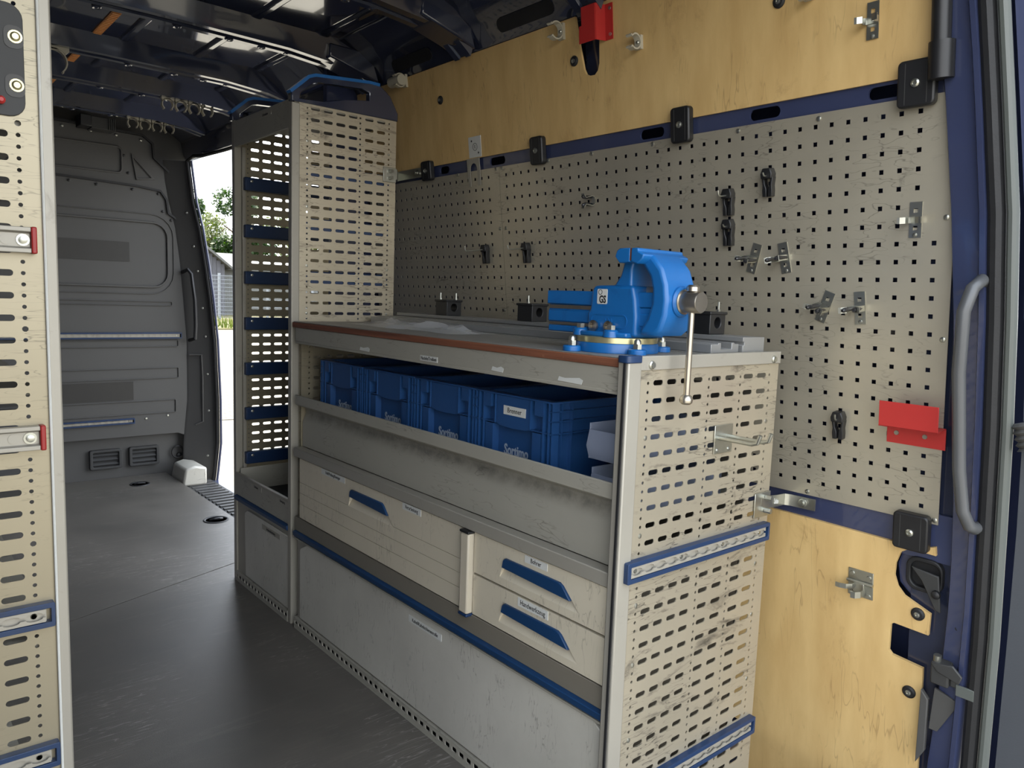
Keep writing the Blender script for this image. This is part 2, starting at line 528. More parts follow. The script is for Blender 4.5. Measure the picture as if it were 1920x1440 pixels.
# paving stones far away: brick pattern in the material (stones there are only a few pixels)
mp_ = mat('pavers', S(205, 196, 176), 0.85, var=0.15, vs=0.6)
_t = mp_.node_tree
_bt = _t.nodes.new('ShaderNodeTexBrick')
_bt.inputs['Color1'].default_value = (*S(112, 107, 95), 1)
_bt.inputs['Color2'].default_value = (*S(98, 93, 82), 1)
_bt.inputs['Mortar'].default_value = (*S(58, 55, 47), 1)
_bt.inputs['Scale'].default_value = 2.2
_bt.inputs['Mortar Size'].default_value = 0.022
_tc2 = _t.nodes.new('ShaderNodeTexCoord')
_t.links.new(_tc2.outputs['Object'], _bt.inputs['Vector'])
_t.links.new(_bt.outputs['Color'], _t.nodes['Principled BSDF'].inputs['Base Color'])

# ------------------------------------------------------------------ perforated sheet
def slot_pts(cx, cz, w, h, n=4):
    r = min(w, h) / 2 * 0.95
    return rrect(cx - w / 2, cx + w / 2, cz - h / 2, cz + h / 2, r, n)
def dot_pts(cx, cz, r, n=8):
    return [(cx + r * math.cos(2 * PI * (k + 0.5) / n), cz + r * math.sin(2 * PI * (k + 0.5) / n)) for k in range(n)]
def sq_pts(cx, cz, s):
    return [(cx + s / 2, cz + s / 2), (cx - s / 2, cz + s / 2), (cx - s / 2, cz - s / 2), (cx + s / 2, cz - s / 2)]

def cell(mb, x0, x1, z0, z1, t, hp=None, y=0.0):
    if hp is None:
        mb.add([(x0, y, z0), (x1, y, z0), (x1, y, z1), (x0, y, z1), (x0, y + t, z0), (x1, y + t, z0), (x1, y + t, z1), (x0, y + t, z1)],
               [(0, 1, 2, 3), (7, 6, 5, 4)])
        return
    C4 = [(x1, z1), (x0, z1), (x0, z0), (x1, z0)]
    n = len(hp)
    near = [min(range(4), key=lambda k: (C4[k][0] - p[0]) ** 2 + ((C4[k][1] - p[1]) * 1.0) ** 2) for p in hp]
    cx = sum(p[0] for p in hp) / n; cz = sum(p[1] for p in hp) / n
    near = [(0 if p[1] >= cz else 3) if p[0] >= cx else (1 if p[1] >= cz else 2) for p in hp]
    vs = [(c[0], y, c[1]) for c in C4] + [(p[0], y, p[1]) for p in hp] + [(c[0], y + t, c[1]) for c in C4] + [(p[0], y + t, p[1]) for p in hp]
    o = 4 + n
    fs = []
    for i in range(n):
        j = (i + 1) % n
        a, b = near[i], near[j]
        if a == b:
            fs += [(4 + i, 4 + j, a), (o + 4 + j, o + 4 + i, o + a)]
        else:
            fs += [(4 + i, 4 + j, b, a), (o + 4 + j, o + 4 + i, o + a, o + b)]
        fs.append((4 + i, o + 4 + i, o + 4 + j, 4 + j))
    mb.add(vs, fs)

def edges(mb, x0, x1, z0, z1, t, y=0.0):
    mb.add([(x0, y, z0), (x1, y, z0), (x1, y, z1), (x0, y, z1), (x0, y + t, z0), (x1, y + t, z0), (x1, y + t, z1), (x0, y + t, z1)],
           [(0, 4, 5, 1), (1, 5, 6, 2), (2, 6, 7, 3), (3, 7, 4, 0)])

PITCH = 0.017766
def side_sheet(xa, xb, za, zb, dots, groups, zd, odd, t=0.002, plugs=()):
    """Perforated side sheet in the plane y=0 (front): round holes in columns, long slots between.
    dots: x of the hole columns; groups: lists of (x centre, width); zd: z of hole row 0; odd: slot rows sit on odd hole rows"""
    mb = MB()
    k0 = math.ceil((zd - zb + 0.006) / PITCH)
    k1 = math.floor((zd - za - 0.006) / PITCH)
    if (k0 % 2 == 1) != odd: k0s = k0 + 1
    else: k0s = k0
    ztop = zd - (k0s - 1) * PITCH
    nrow = (k1 - k0s) // 2 if True else 0
    zbot = ztop - nrow * 2 * PITCH
    # columns of cells
    xs = []
    dw = 0.011
    cols = []
    cur = xa
    items = []
    for d in dots: items.append((d - dw / 2, d + dw / 2, 'd', d, 0))
    for g in groups:
        for c, w in g: items.append((c - w / 2 - 0.003, c + w / 2 + 0.003, 's', c, w))
    items.sort()
    for a, b, kd, c, w in items:
        a = max(a, cur)
        if a > cur + 1e-5: cols.append((cur, a, None, 0, 0))
        cols.append((a, b, kd, c, w)); cur = b
    if cur < xb: cols.append((cur, xb, None, 0, 0))
    for a, b, kd, c, w in cols:
        cell(mb, a, b, ztop, zb, t)
        cell(mb, a, b, za, zbot, t)
        if kd is None:
            cell(mb, a, b, zbot, ztop, t)
        elif kd == 's':
            for r in range(nrow):
                zc = ztop - PITCH - r * 2 * PITCH
                cell(mb, a, b, zc - PITCH, zc + PITCH, t, slot_pts(c, zc, w, 0.0104))
        else:
            cell(mb, a, b, ztop - PITCH / 2, ztop, t)
            for r in range(2 * nrow - 1):
                zc = ztop - PITCH * (r + 1)
                big = (r + k0s) in plugs
                cell(mb, a, b, zc - PITCH / 2, zc + PITCH / 2, t, dot_pts(c, zc, 0.0047 if big else 0.0034))
            cell(mb, a, b, zbot, zbot + PITCH / 2, t)
    edges(mb, xa, xb, za, zb, t)
    return mb

# ================================================================== SETTING
FX = -0.585          # front (aisle) plane of the right-hand units
NY, TY, FY = 0.2346, 1.7332, 2.25   # near bench panel, tall unit near panel, tall unit far panel
XL, XO = -1.80, 0.02  # left inner wall, right

# --- ground outside, a van floor height below
GZ = -0.62
mb = MB().box(-60, 60, -60, 90, GZ - 0.3, GZ)
solo('ground', mb, 'concrete', kind='structure')
mb = MB().prism([(-12, 11.6), (3.2, 9.3), (40, 3.6), (44, 28), (14, 31), (-12, 31)], 'z', GZ - 0.05, GZ + 0.012)
solo('paved_yard', mb, 'pavers', kind='structure')
mb = MB().prism([(-12, 31), (14, 31), (60, 27), (60, 80), (-40, 80), (-40, 31)], 'z', GZ - 0.05, GZ + 0.06)
solo('grass_verge', mb, 'grass', kind='structure')

# --- floor: sub floor, boards, door step
fl = solo('floor', MB().box(XL, -0.29, -0.30, 4.30, -0.10, -0.018).box(-0.29, -0.03, -0.30, 2.30, -0.10, -0.018).box(-0.03, 0.24, 0.42, 2.30, -0.10, -0.018).box(-0.03, 0.30, -0.30, 0.42, -0.28, -0.22), 'navy', kind='structure')
part('floor_board', MB().prism([(XL + 0.01, -0.29), (-0.03, -0.29), (-0.03, 0.42), (0.14, 0.42), (0.16, 2.28), (-0.29, 2.28), (-0.29, 2.516), (-0.51, 2.434), (-0.877, 2.297), (XL + 0.01, 1.95)], 'z', -0.0175, 0.0), 'floor', fl, bevel=0.0012)
part('floor_board', MB().prism([(XL + 0.01, 1.953), (-0.877, 2.300), (-0.51, 2.437), (-0.29, 2.519), (-0.285, 3.1), (-0.28, 4.24), (XL + 0.01, 4.27)], 'z', -0.0175, 0.0008), 'floor', fl, bevel=0.0012)
st = solo('trim_1', MB().box(-0.29, -0.065, 2.32, 4.08, -0.10, -0.035).box(-0.29, -0.14, 3.80, 4.25, -0.09, -0.03), 'grey_trim_dark', kind='structure')
for i in range(29):
    y = 2.36 + i * 0.058
    part('tread_rib', MB().box(-0.235, -0.085, y, y + 0.026, -0.035, -0.027), 'grey_trim', st)
solo('trim_2', MB().prism([(-0.275, -0.03), (-0.13, -0.03), (-0.13, 0.075), (-0.20, 0.09), (-0.255, 0.075)], 'y', 3.93, 4.17), 'flap', kind='structure', bevel=0.012)
solo('trim_3', MB().box(-0.065, 0.02, 2.32, 4.09, -0.45, -0.05), 'navy_side', kind='structure', bevel=0.01)

# --- walls
solo('wall_left', MB().prism([(XL, -0.45), (XL - 0.05, -0.45), (XL - 0.03, 2.2), (XL + 0.16, 2.2), (XL + 0.09, 1.9)], 'y', -0.32, 4.32), 'navy_side', kind='structure')
o1 = LEAN * (1.575 + 0.45) + 0.13
o2 = LEAN * (1.575 - 2.2) + 0.13
wr = solo('wall_right', MB().prism([(o1, -0.45), (o1 + 0.03, -0.45), (o2 + 0.03, 2.2), (o2, 2.2)], 'y', -0.2, 2.30).box(-0.183, 0.36, 2.285, 2.315, -0.45, 2.1), 'navy_side', kind='structure')

# bulkhead
prof = [(XL, 0.0), (XL, 2.03), (-0.80, 2.035), (-0.391, 2.02), (-0.338, 1.978), (-0.335, 1.902), (-0.166, 1.748), (-0.097, 1.413), (-0.04, 1.0), (-0.03, 0.5), (-0.04, 0.0)]
arch = [(-0.108, 0.0), (-0.110, 0.10), (-0.118, 0.15), (-0.14, 0.195), (-0.17, 0.23), (-0.214, 0.250), (-1.55, 0.25), (-1.6, 0.2), (-1.6, 0.0)]
wf = solo('wall_front', MB().prism(prof + arch, 'y', 4.20, 4.235).box(XL, -0.09, 4.29, 4.32, -0.1, 2.2), 'grey_trim', kind='structure', bevel=0.004)
part('lower_recess', MB().box(-1.62, -0.08, 4.255, 4.275, -0.03, 0.27), 'grey_trim', wf)
def bead(x0, x1, z0, z1, r, w=0.010, h=0.008, y=4.20):
    return MB().ring(rrect(x0, x1, z0, z1, r, 6), rrect(x0 + w, x1 - w, z0 + w, z1 - w, max(r - w, 0.004), 6), 'y', y - h, y)
part('pressed_bead', bead(-1.55, -0.255, 1.143, 1.535, 0.09, 0.012, 0.012), 'grey_trim', wf, bevel=0.003)
part('pressed_bead', bead(-1.60, -0.225, 1.105, 1.580, 0.13, 0.006, 0.006), 'grey_trim', wf, bevel=0.002)
for za, zb, xr in ((1.037, 1.066, -0.238), (0.789, 0.834, -0.205), (0.596, 0.665, -0.206), (0.383, 0.468, -0.225)):
    part('pressed_bead', bead(-1.5, xr, za, zb, 0.010, 0.006, 0.007), 'grey_trim', wf, bevel=0.002)
part('pressed_bead', bead(-1.45, -0.50, 1.79, 1.945, 0.03, 0.010, 0.010), 'grey_trim', wf, bevel=0.003)
tri_o = [(-0.455, 1.915), (-0.325, 1.778), (-0.430, 1.765)]
tri_i = [(-0.442, 1.885), (-0.348, 1.786), (-0.422, 1.777)]
part('pressed_bead', MB().ring(tri_o, tri_i, 'y', 4.19, 4.20), 'grey_trim', wf, bevel=0.003)
part('ledge_strip', MB().ribbon([(-1.6, 1.760), (-0.84, 1.746), (-0.43, 1.732), (-0.298, 1.717), (-0.264, 1.669), (-0.255, 1.591), (-0.158, 1.526), (-0.117, 1.47), (-0.09, 1.30)], 'y', 4.186, 4.20, 0.012), 'black_rubber', wf)
part('edge_seal', MB().ribbon([(-0.95, 2.045), (-0.80, 2.038), (-0.395, 2.024), (-0.338, 1.982), (-0.333, 1.904), (-0.162, 1.752), (-0.12, 1.56)], 'y', 4.18, 4.20, 0.012), 'black_rubber', wf)
for x, z in ((-0.774, 1.723), (-0.637, 1.717), (-0.45, 1.71), (-0.309, 1.699), (-0.285, 1.599), (-0.238, 1.551), (-0.195, 1.52), (-0.493, 1.895), (-0.47, 1.80)):
    part('bolt', MB().lathe([(0.008, 0), (0.008, 0.006), (0.004, 0.008)], (x, 4.2, z), (0, -1, 0), 10), 'black_plastic', wf)
for x, z in ((-0.80, 2.012), (-0.66, 2.008), (-0.53, 2.004), (-0.40, 1.995), (-0.19, 1.725), (-0.165, 1.60)):
    part('screw', MB().lathe([(0.008, 0), (0.007, 0.006), (0.003, 0.008)], (x, 4.2, z), (0, -1, 0), 10), 'zinc', wf)
part('tape_pad', MB().box(-1.2, -0.474, 4.196, 4.1995, 1.292, 1.405), 'tape', wf)
part('tape_pad', MB().box(-1.2, -0.468, 4.196, 4.1995, 0.475, 0.585), 'tape', wf)
part('rivet', MB().lathe([(0.007, 0), (0.006, 0.005), (0.002, 0.006)], (-0.40, 4.2, 0.356), (0, -1, 0), 10), 'zinc', wf)
part('rivet', MB().lathe([(0.007, 0), (0.006, 0.005), (0.002, 0.006)], (-0.276, 4.2, 0.366), (0, -1, 0), 10), 'zinc', wf)

# pillar in front of the door opening (dark trim with seal)
ZZ = [-0.122, 0.014, 0.184, 0.457, 0.827, 1.09, 1.30, 1.506, 1.66, 1.78, 1.90]
XO_ = [-0.031, -0.013, 0.005, 0.004, -0.009, -0.033, -0.060, -0.092, -0.128, -0.142, -0.156]
XA_ = [-0.19, -0.19, -0.185, -0.158, -0.157, -0.175, -0.19, -0.215, -0.25, -0.27, -0.28]
rows = []
for z, xo, xa in zip(ZZ, XO_, XA_):
    xs_ = xo - 0.022
    rows.append([(xa, 4.199, z), (xa + 0.012, 4.188, z), (xs_ - 0.012, 4.135, z), (xs_, 4.118, z), (xo - 0.004, 4.112, z), (xo, 4.10, z), (xo + 0.006, 4.13, z), (xo + 0.05, 4.42, z)])
wp = solo('wall_pillar', MB().loft(rows), 'grey_trim', kind='structure')
seal_path = [(xo - 0.013, 4.108, z) for z, xo in zip(ZZ, XO_)] + [(-0.152, 4.05, 1.924), (-0.134, 3.95, 1.916), (-0.130, 3.6, 1.908), (-0.130, 3.3, 1.905), (-0.130, 2.33, 1.905)]
part('door_seal', MB().tube(seal_path, 0.010, 8), 'black_rubber', wp)
part('door_edge', MB().tube([(xo + 0.004, 4.085, z) for z, xo in zip(ZZ, XO_)], 0.008, 8), 'navy_side', wp)
for z in (1.60, 1.403, 1.255, 1.03, 0.854, 0.619, 0.388, 0.10):
    i = max(k for k in range(len(ZZ) - 1) if ZZ[k] <= z)
    f = (z - ZZ[i]) / (ZZ[i + 1] - ZZ[i]); xo = XO_[i] * (1 - f) + XO_[i + 1] * f
    part('screw', MB().lathe([(0.009, 0), (0.007, 0.006), (0.002, 0.008)], (xo - 0.050, 4.146, z), (-0.4, -1, 0), 10), 'zinc', wp)
part('side_pocket', MB().tube([(-0.150, 4.178, 0.74), (-0.085, 4.15, 0.74), (-0.080, 4.15, 0.60), (-0.080, 4.15, 0.32), (-0.12, 4.168, 0.30)], 0.006, 8), 'grey_trim', wp)
solo('grab_bar', MB().tube([(-0.180, 4.19, 1.245), (-0.165, 4.13, 1.262), (-0.150, 4.115, 1.235), (-0.135, 4.105, 1.08), (-0.132, 4.105, 0.92), (-0.134, 4.11, 0.845), (-0.15, 4.17, 0.83)], 0.011, 10),
     'black_plastic', 'black plastic grab bar upright on the trim beside the side door opening', 'grab handle')

# --- roof: skin, ribs, side rails
ce = solo('ceiling', MB().box(XL - 0.03, 0.10, -0.30, 4.32, 2.125, 2.16), 'roof_navy', kind='structure')
RIBS = (0.29, 0.90, 1.50, 2.15, 2.79, 3.29, 3.90)
def rib_rows(y):
    rows = []
    for x, z in ((-1.80, 1.93), (-1.74, 1.99), (-1.62, 2.045), (-1.45, 2.055), (-0.9, 2.06), (-0.42, 2.055), (-0.24, 2.04), (-0.13, 2.015), (-0.07, 1.97)):
        zt = 2.13
        rows.append([(x, y - 0.075, zt), (x, y - 0.052, z + 0.016), (x, y - 0.045, z), (x, y - 0.018, z), (x, y - 0.013, z + 0.007), (x, y + 0.013, z + 0.007), (x, y + 0.018, z), (x, y + 0.045, z), (x, y + 0.052, z + 0.016), (x, y + 0.075, zt)])
    return rows
for k, y in enumerate(RIBS):
    rb = part('roof_rib', MB().loft(rib_rows(y)), 'roof_navy', ce)
    for x in (-1.3, -1.05, -0.8, -0.62, -0.50, -0.40, -0.32):
        part('rivet', MB().lathe([(0.016, 0), (0.013, 0.004), (0.007, 0.001), (0.004, 0.004)], (x, y + 0.032, 2.056), (0, 0, -1), 12), 'roof_navy', rb)
for a, b in zip(RIBS[:-1], RIBS[1:]):
    for x in (-1.45, -1.15, -0.84, -0.56, -0.30):
        part('roof_bead', MB().prism([(x - 0.022, 2.126), (x - 0.012, 2.114), (x + 0.012, 2.114), (x + 0.022, 2.126)], 'y', a + 0.08, b - 0.08), 'roof_navy', ce, bevel=0.004)
t4 = solo('trim_4', MB().prism([(-0.07, 1.935), (-0.115, 1.925), (-0.135, 1.955), (-0.15, 2.03), (-0.21, 2.075), (-0.30, 2.12), (-0.30, 2.19), (-0.07, 2.19)], 'y', 2.32, 4.30), 'navy', kind='structure', bevel=0.006)
part('cover_plate', MB().prism(rrect(3.22, 3.31, 1.965, 2.035, 0.014, 5), 'x', -0.165, -0.145), 'grey_trim', t4, bevel=0.004)
rr = solo('trim_5', MB().prism([(0.09, 1.97), (-0.035, 1.975), (-0.055, 2.00), (-0.085, 2.05), (-0.16, 2.095), (-0.24, 2.12), (-0.24, 2.19), (0.09, 2.19)], 'y', -0.28, 2.30), 'navy', kind='structure', bevel=0.005)
for y in (1.82, 1.18, 0.60):
    part('rail_pocket', MB().prism(rrect(y - 0.13, y + 0.13, -0.022, 0.022, 0.02, 5), 'x', -0.004, 0.003).xf(frame((-0.072, 0, 2.03), (0.86, 0, 0.5), (0, 1, 0), (-0.5, 0, 0.86))), 'black_rubber', rr)
for y in (1.50, 0.90, 2.13):
    part('gusset', MB().prism([(-0.06, 1.99), (-0.13, 2.012), (-0.28, 2.05), (-0.28, 2.10), (-0.10, 2.10)], 'y', y - 0.062, y + 0.062), 'navy', rr, bevel=0.006)

# --- leaning inner side: blue rails behind the boards
def rail_sheet(y0, y1, z0, z1, slots):
    mb = MB()
    x0, zl0 = wl(y1, z0); x1, zl1 = wl(y0, z1)
    cur = x0
    for ya, yb in sorted(slots, reverse=True):
        a, b = -ya, -yb
        cell(mb, cur, a - 0.012, zl0, zl1, 0.006, y=0.004)
        zc = (zl0 + zl1) / 2
        cell(mb, a - 0.012, b + 0.012, zl0, zl1, 0.006, slot_pts((a + b) / 2, zc, b - a, 0.026, 6), y=0.004)
        cur = b + 0.012
    cell(mb, cur, x1, zl0, zl1, 0.006, y=0.004)
    edges(mb, x0, x1, zl0, zl1, 0.006, y=0.004)
    return mb
solo('trim_6', rail_sheet(-0.12, 2.29, 1.585, 1.665, [(0.748, 0.664), (0.402, 0.320), (0.112, 0.043), (1.419, 1.336), (1.72, 1.66)]), 'navy_side', kind='structure', mat=W0.copy())
solo('trim_7', rail_sheet(-0.12, 2.29, 0.615, 0.725, []), 'navy_side', kind='structure', mat=W0.copy())
for a, b in ((-0.14, -0.02),):
    m = MB()
    x0, z0 = wl(b, -0.02); x1, z1 = wl(a, 2.02)
    m.box(x0, x1, 0.012, 0.03, z0, z1)
    solo('trim_8', m, 'navy', kind='structure', mat=W0.copy())
m = MB()
x0, z0 = wl(0.97, 1.78); x1, z1 = wl(0.87, 2.02)
m.box(x0, x1, 0.03, 0.04, z0, z1)
solo('trim_9', m, 'navy', kind='structure', mat=W0.copy())

# --- rear pillar, door seal and open rear door at the right edge
pl = [(-0.09, -0.02, 2.12), (-0.038, -0.027, 1.775), (-0.027, -0.04, 1.674), (-0.015, -0.051, 1.573), (0.010, -0.071, 1.366), (0.035, -0.086, 1.152), (0.061, -0.097, 0.929), (0.081, -0.106, 0.755), (0.096, -0.108, 0.635), (0.110, -0.107, 0.511), (0.130, -0.099, 0.340), (0.157, -0.081, 0.115), (0.17, -0.07, -0.3)]
pr_ = [(-0.09, -0.09, 2.12), (-0.051, -0.108, 1.75), (-0.039, -0.119, 1.655), (-0.028, -0.129, 1.558), (-0.005, -0.147, 1.36), (0.019, -0.157, 1.155), (0.045, -0.162, 0.94), (0.065, -0.164, 0.772), (0.078, -0.164, 0.655), (0.092, -0.164, 0.535), (0.112, -0.159, 0.372), (0.136, -0.152, 0.161), (0.17, -0.15, -0.3)]
rows = []
for a, b in zip(pl, pr_):
    rows.append([(a[0] + 0.10, a[1] + 0.012, a[2]), (a[0] + 0.015, a[1] + 0.004, a[2]), (a[0] - 0.004, a[1] - 0.004, a[2]), (a[0] - 0.006, a[1] - 0.012, a[2]),
                 (b[0] + 0.004, b[1] + 0.020, b[2]), (b[0] - 0.010, b[1] + 0.014, b[2]), (b[0] - 0.012, b[1] + 0.004, b[2]), (b[0] + 0.01, b[1] - 0.004, b[2]), (b[0] + 0.10, b[1] - 0.02, b[2])])
wd = solo('wall_rear_pillar', MB().loft(rows), 'navy_side', kind='structure', smooth=50)
for x, y, z in ((-0.033, -0.093, 1.683), (-0.026, -0.090, 1.627), (-0.001, -0.112, 1.417), (0.052, -0.134, 0.961), (0.108, -0.133, 0.486), (0.140, -0.123, 0.219)):
    part('drilled_hole', MB().cyl((x - 0.0035, y, z), (x + 0.02, y, z), 0.005, 12), 'black_rubber', wd)
sl = [(-0.09, -0.10, 2.12), (-0.050, -0.122, 1.747), (-0.028, -0.142, 1.555), (-0.005, -0.161, 1.358), (0.019, -0.170, 1.156), (0.044, -0.176, 0.944), (0.070, -0.178, 0.721), (0.098, -0.179, 0.485), (0.134, -0.174, 0.184), (0.17, -0.165, -0.2)]
solo('trim_10', MB().tube(sl, 0.016, 10), 'black_rubber', kind='structure')
solo('trim_11', MB().tube([(x - 0.004, y - 0.028, z) for x, y, z in sl], [0.011] * len(sl), 10), 'seal_grey', kind='structure')
dr = [(-0.085, -0.13, 2.12), (-0.045, -0.155, 1.74), (-0.022, -0.175, 1.551), (0.002, -0.194, 1.357), (0.026, -0.205, 1.157), (0.052, -0.213, 0.948), (0.078, -0.215, 0.728), (0.105, -0.213, 0.493), (0.140, -0.208, 0.193), (0.175, -0.19, -0.2)]
rows = [[(x + 0.015, y - 0.010, z), (x + 0.02, y - 0.05, z), (x + 0.05, y - 0.30, z), (x + 0.10, y - 0.75, z), (x + 0.14, y - 0.75, z)] for x, y, z in dr]
dd = solo('door_1', MB().loft(rows), 'door_trim', kind='structure')
part('door_upper', MB().loft([[(x + 0.009, y - 0.008, z), (x + 0.014, y - 0.05, z), (x + 0.040, y - 0.28, z)] for x, y, z in dr[:5]]), 'navy_side', dd)
part('cable_bellows', MB().lathe([(0.022 + (0.006 if i % 2 else 0), i * 0.006) for i in range(10)], (0.045, -0.235, 0.96), (0, -0.3, -1), 16), 'grey_trim', dd)

# ================================================================== BOARDS ON THE WALL
def wall_poly(pts):   # (y, z) -> local polygon
    return [wl(y, z) for y, z in pts]

# upper plywood: outline with a slot cut down from its top edge
up_pts = [(2.27, 1.645), (2.27, 1.985), (0.977, 1.985), (0.962, 1.90), (0.948, 1.835), (0.940, 1.820), (0.925, 1.813), (0.905, 1.812), (0.892, 1.822), (0.886, 1.84), (0.880, 1.985), (0.875, 2.03), (-0.005, 2.03), (-0.02, 1.75), (-0.035, 1.645)]
solo('plywood_board', MB().prism(wall_poly(up_pts), 'y', -0.004, 0.004), 'plywood', 'long tan plywood panel above the blue rail on the right wall', 'panel', mat=W0.copy())
lo_pts = [(2.25, -0.01), (2.25, 0.645), (0.30, 0.645), (-0.04, 0.640), (-0.073, 0.652), (-0.075, 0.632), (-0.02, 0.634), (0.000, 0.620), (0.010, 0.59), (0.012, 0.56), (0.004, 0.535), (-0.012, 0.517), (-0.07, 0.492), (-0.068, 0.440), (0.008, 0.443), (0.015, 0.437), (0.017, 0.37), (0.010, 0.362), (-0.060, 0.355), (-0.060, 0.10), (-0.05, -0.20), (0.415, -0.20), (0.415, -0.01)]
solo('plywood_board', MB().prism(wall_poly(lo_pts), 'y', -0.004, 0.004), 'plywood', 'tan plywood panel low on the right wall beside the perforated bench end', 'panel', mat=W0.copy())

# perforated tool panels: one square hole per cell
def pegboard(ya, yb, za, zb, cols, rows_):
    mb = MB()
    P = 0.038
    x0, z0 = wl(yb, za); x1, z1 = wl(ya, zb)
    zt = z1
    hz = [(z - 1.575) * _n for z in rows_]
    hx0 = [-c for c in cols(0)]
    for r, z in enumerate(hz):
        h = P * _n / 2
        xs_ = sorted(-c for c in cols(r))
        cur = x0
        for x in xs_:
            if x - P / 2 > cur + 1e-5: cell(mb, cur, x - P / 2, z - h, z + h, 0.002, y=-0.002)
            cell(mb, max(cur, x - P / 2), min(x + P / 2, x1), z - h, z + h, 0.002, sq_pts(x, z, 0.0098), y=-0.002)
            cur = min(x + P / 2, x1)
        if cur < x1 - 1e-5: cell(mb, cur, x1, z - h, z + h, 0.002, y=-0.002)
    top = hz[0] + P * _n / 2; bot = hz[-1] - P * _n / 2
    cell(mb, x0, x1, top, z1, 0.002, y=-0.002)
    if bot > z0: cell(mb, x0, x1, z0, bot, 0.002, y=-0.002)
    edges(mb, x0, x1, z0, z1, 0.002, y=-0.002)
    return mb
prow = [1.575 - 0.038 * j for j in range(23)]
peg1 = solo('pegboard', pegboard(-0.075, 1.364, 0.703, 1.604, lambda r: [0.038 * i for i in range(0 if r < 7 else -1, 36)], prow), 'peg',
     'wide metal tool panel with square holes beside the rear pillar', 'tool panel', group='perforated tool panels', mat=W0.copy())
peg2 = solo('pegboard', pegboard(1.366, 2.24, 0.703, 1.604, lambda r: [1.425 + 0.038 * i for i in range(0 if r < 7 else -1, 21)], prow), 'peg',
     'narrower metal tool panel with square holes next to the tall shelf unit', 'tool panel', group='perforated tool panels', mat=W0.copy())
def screw_mb(r=0.006):
    return MB().lathe([(r, 0), (r * 0.95, 0.002), (r * 0.5, 0.0035)], (0, 0, 0), (0, -1, 0), 12)
def pscrew(parent, y, z, r=0.006):
    x, zz = wl(y, z)
    part('screw', screw_mb(r).move((x, -0.002, zz)), 'zinc', parent)
for y, z in ((1.12, 1.598), (0.93, 1.597), (0.70, 1.596), (0.43, 1.594), (0.22, 1.592), (-0.055, 1.590), (-0.060, 1.36), (-0.065, 1.11), (-0.068, 0.713), (0.23, 0.712), (1.350, 1.598), (1.346, 1.40)):
    pscrew(peg1, y, z)
for y, z in ((1.382, 1.598), (1.377, 1.40), (1.6, 1.60), (1.376, 1.12)):
    pscrew(peg2, y, z)

# ================================================================== WORKBENCH UNIT
wb = thing('workbench_cabinet', 'long grey workbench cabinet with drawers, tray of crates and perforated end panel', 'cabinet', (-0.33, 0.95, 0))
near_groups = [[(-0.5025, 0.029), (-0.4605, 0.029), (-0.4175, 0.029), (-0.3745, 0.030)], [(-0.3115, 0.033), (-0.261, 0.035)], [(-0.192, 0.036), (-0.1395, 0.036)]]
ndots = (-0.5325, -0.3365, -0.222, -0.1075)
part('end_panel', side_sheet(-0.560, -0.071, 0.02, 1.038, ndots, near_groups, 1.0294, True, plugs=(7, 18, 26, 33, 42)).move((0, NY, 0)), 'alu_scuffed', wb)
part('end_panel', side_sheet(-0.560, -0.16, 0.02, 1.02, ndots[:3], near_groups[:2], 1.0294, True).move((0, 1.700, 0)), 'alu', wb)
part('top_cap', MB().box(-0.560, -0.070, NY - 0.004, NY + 0.012, 1.037, 1.0645), 'alu_frame', wb, bevel=0.0015)
part('post', MB().box(-0.597, -0.559, NY - 0.005, NY + 0.022, 0.0, 1.056), 'alu_frame', wb, bevel=0.003)
part('post_edge', MB().box(-0.600, -0.596, NY + 0.001, NY + 0.006, 0.0, 1.054), 'black_rubber', wb)
part('corner_cap', MB().prism(rrect(-0.602, -0.558, NY - 0.008, NY + 0.022, 0.008, 4), 'z', 1.052, 1.066), 'blue_rail', wb, bevel=0.002)
for x in (-0.53, -0.10):
    part('bolt', MB().lathe([(0.0085, 0), (0.0085, 0.002), (0.006, 0.004), (0.0055, 0.006)], (x, NY - 0.004, 1.047), (0, -1, 0), 14), 'zinc', wb)
for x in (-0.5325, -0.1075):
    for k in (7, 18, 26, 33, 42):
        part('plug', MB().lathe([(0.0052, 0), (0.0048, 0.001), (0.002, 0.0016)], (x, NY, 1.0294 - PITCH * k), (0, -1, 0), 10), 'zinc', wb)
# fascia, tray, rails
part('fascia', MB().box(-0.583, -0.570, 0.252, 1.697, 0.995, 1.041).box(-0.583, -0.56, 0.252, 1.697, 0.988, 0.996), 'grey_paint', wb, bevel=0.0015)
tp = [(-0.583, 0.815), (-0.583, 0.784), (-0.578, 0.780), (-0.556, 0.777), (-0.545, 0.764), (-0.545, 0.750), (-0.556, 0.722), (-0.556, 0.638), (-0.538, 0.638), (-0.538, 0.735), (-0.20, 0.735), (-0.12, 0.735), (-0.12, 0.742), (-0.540, 0.742), (-0.540, 0.778), (-0.572, 0.786), (-0.577, 0.815)]
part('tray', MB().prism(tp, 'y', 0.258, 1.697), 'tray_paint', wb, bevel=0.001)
part('front_rail', MB().box(-0.588, -0.555, 0.256, 1.697, 0.607, 0.637), 'alu_frame', wb, bevel=0.002)
part('carcass', MB().box(-0.553, -0.14, 0.262, 1.695, 0.05, 0.60), 'grey_dark', wb)
part('back_sheet', MB().box(-0.13, -0.12, 0.262, 1.695, 0.05, 0.98), 'grey_dark', wb)
part('lower_strip', MB().box(-0.582, -0.553, 0.256, 1.697, 0.350, 0.397), 'grey_dark', wb, bevel=0.001)
part('blue_strip', MB().prism([(-0.590, 0.331), (-0.592, 0.346), (-0.58, 0.350), (-0.56, 0.350), (-0.56, 0.326)], 'y', 0.256, 1.697), 'blue_strip', wb, bevel=0.0012)
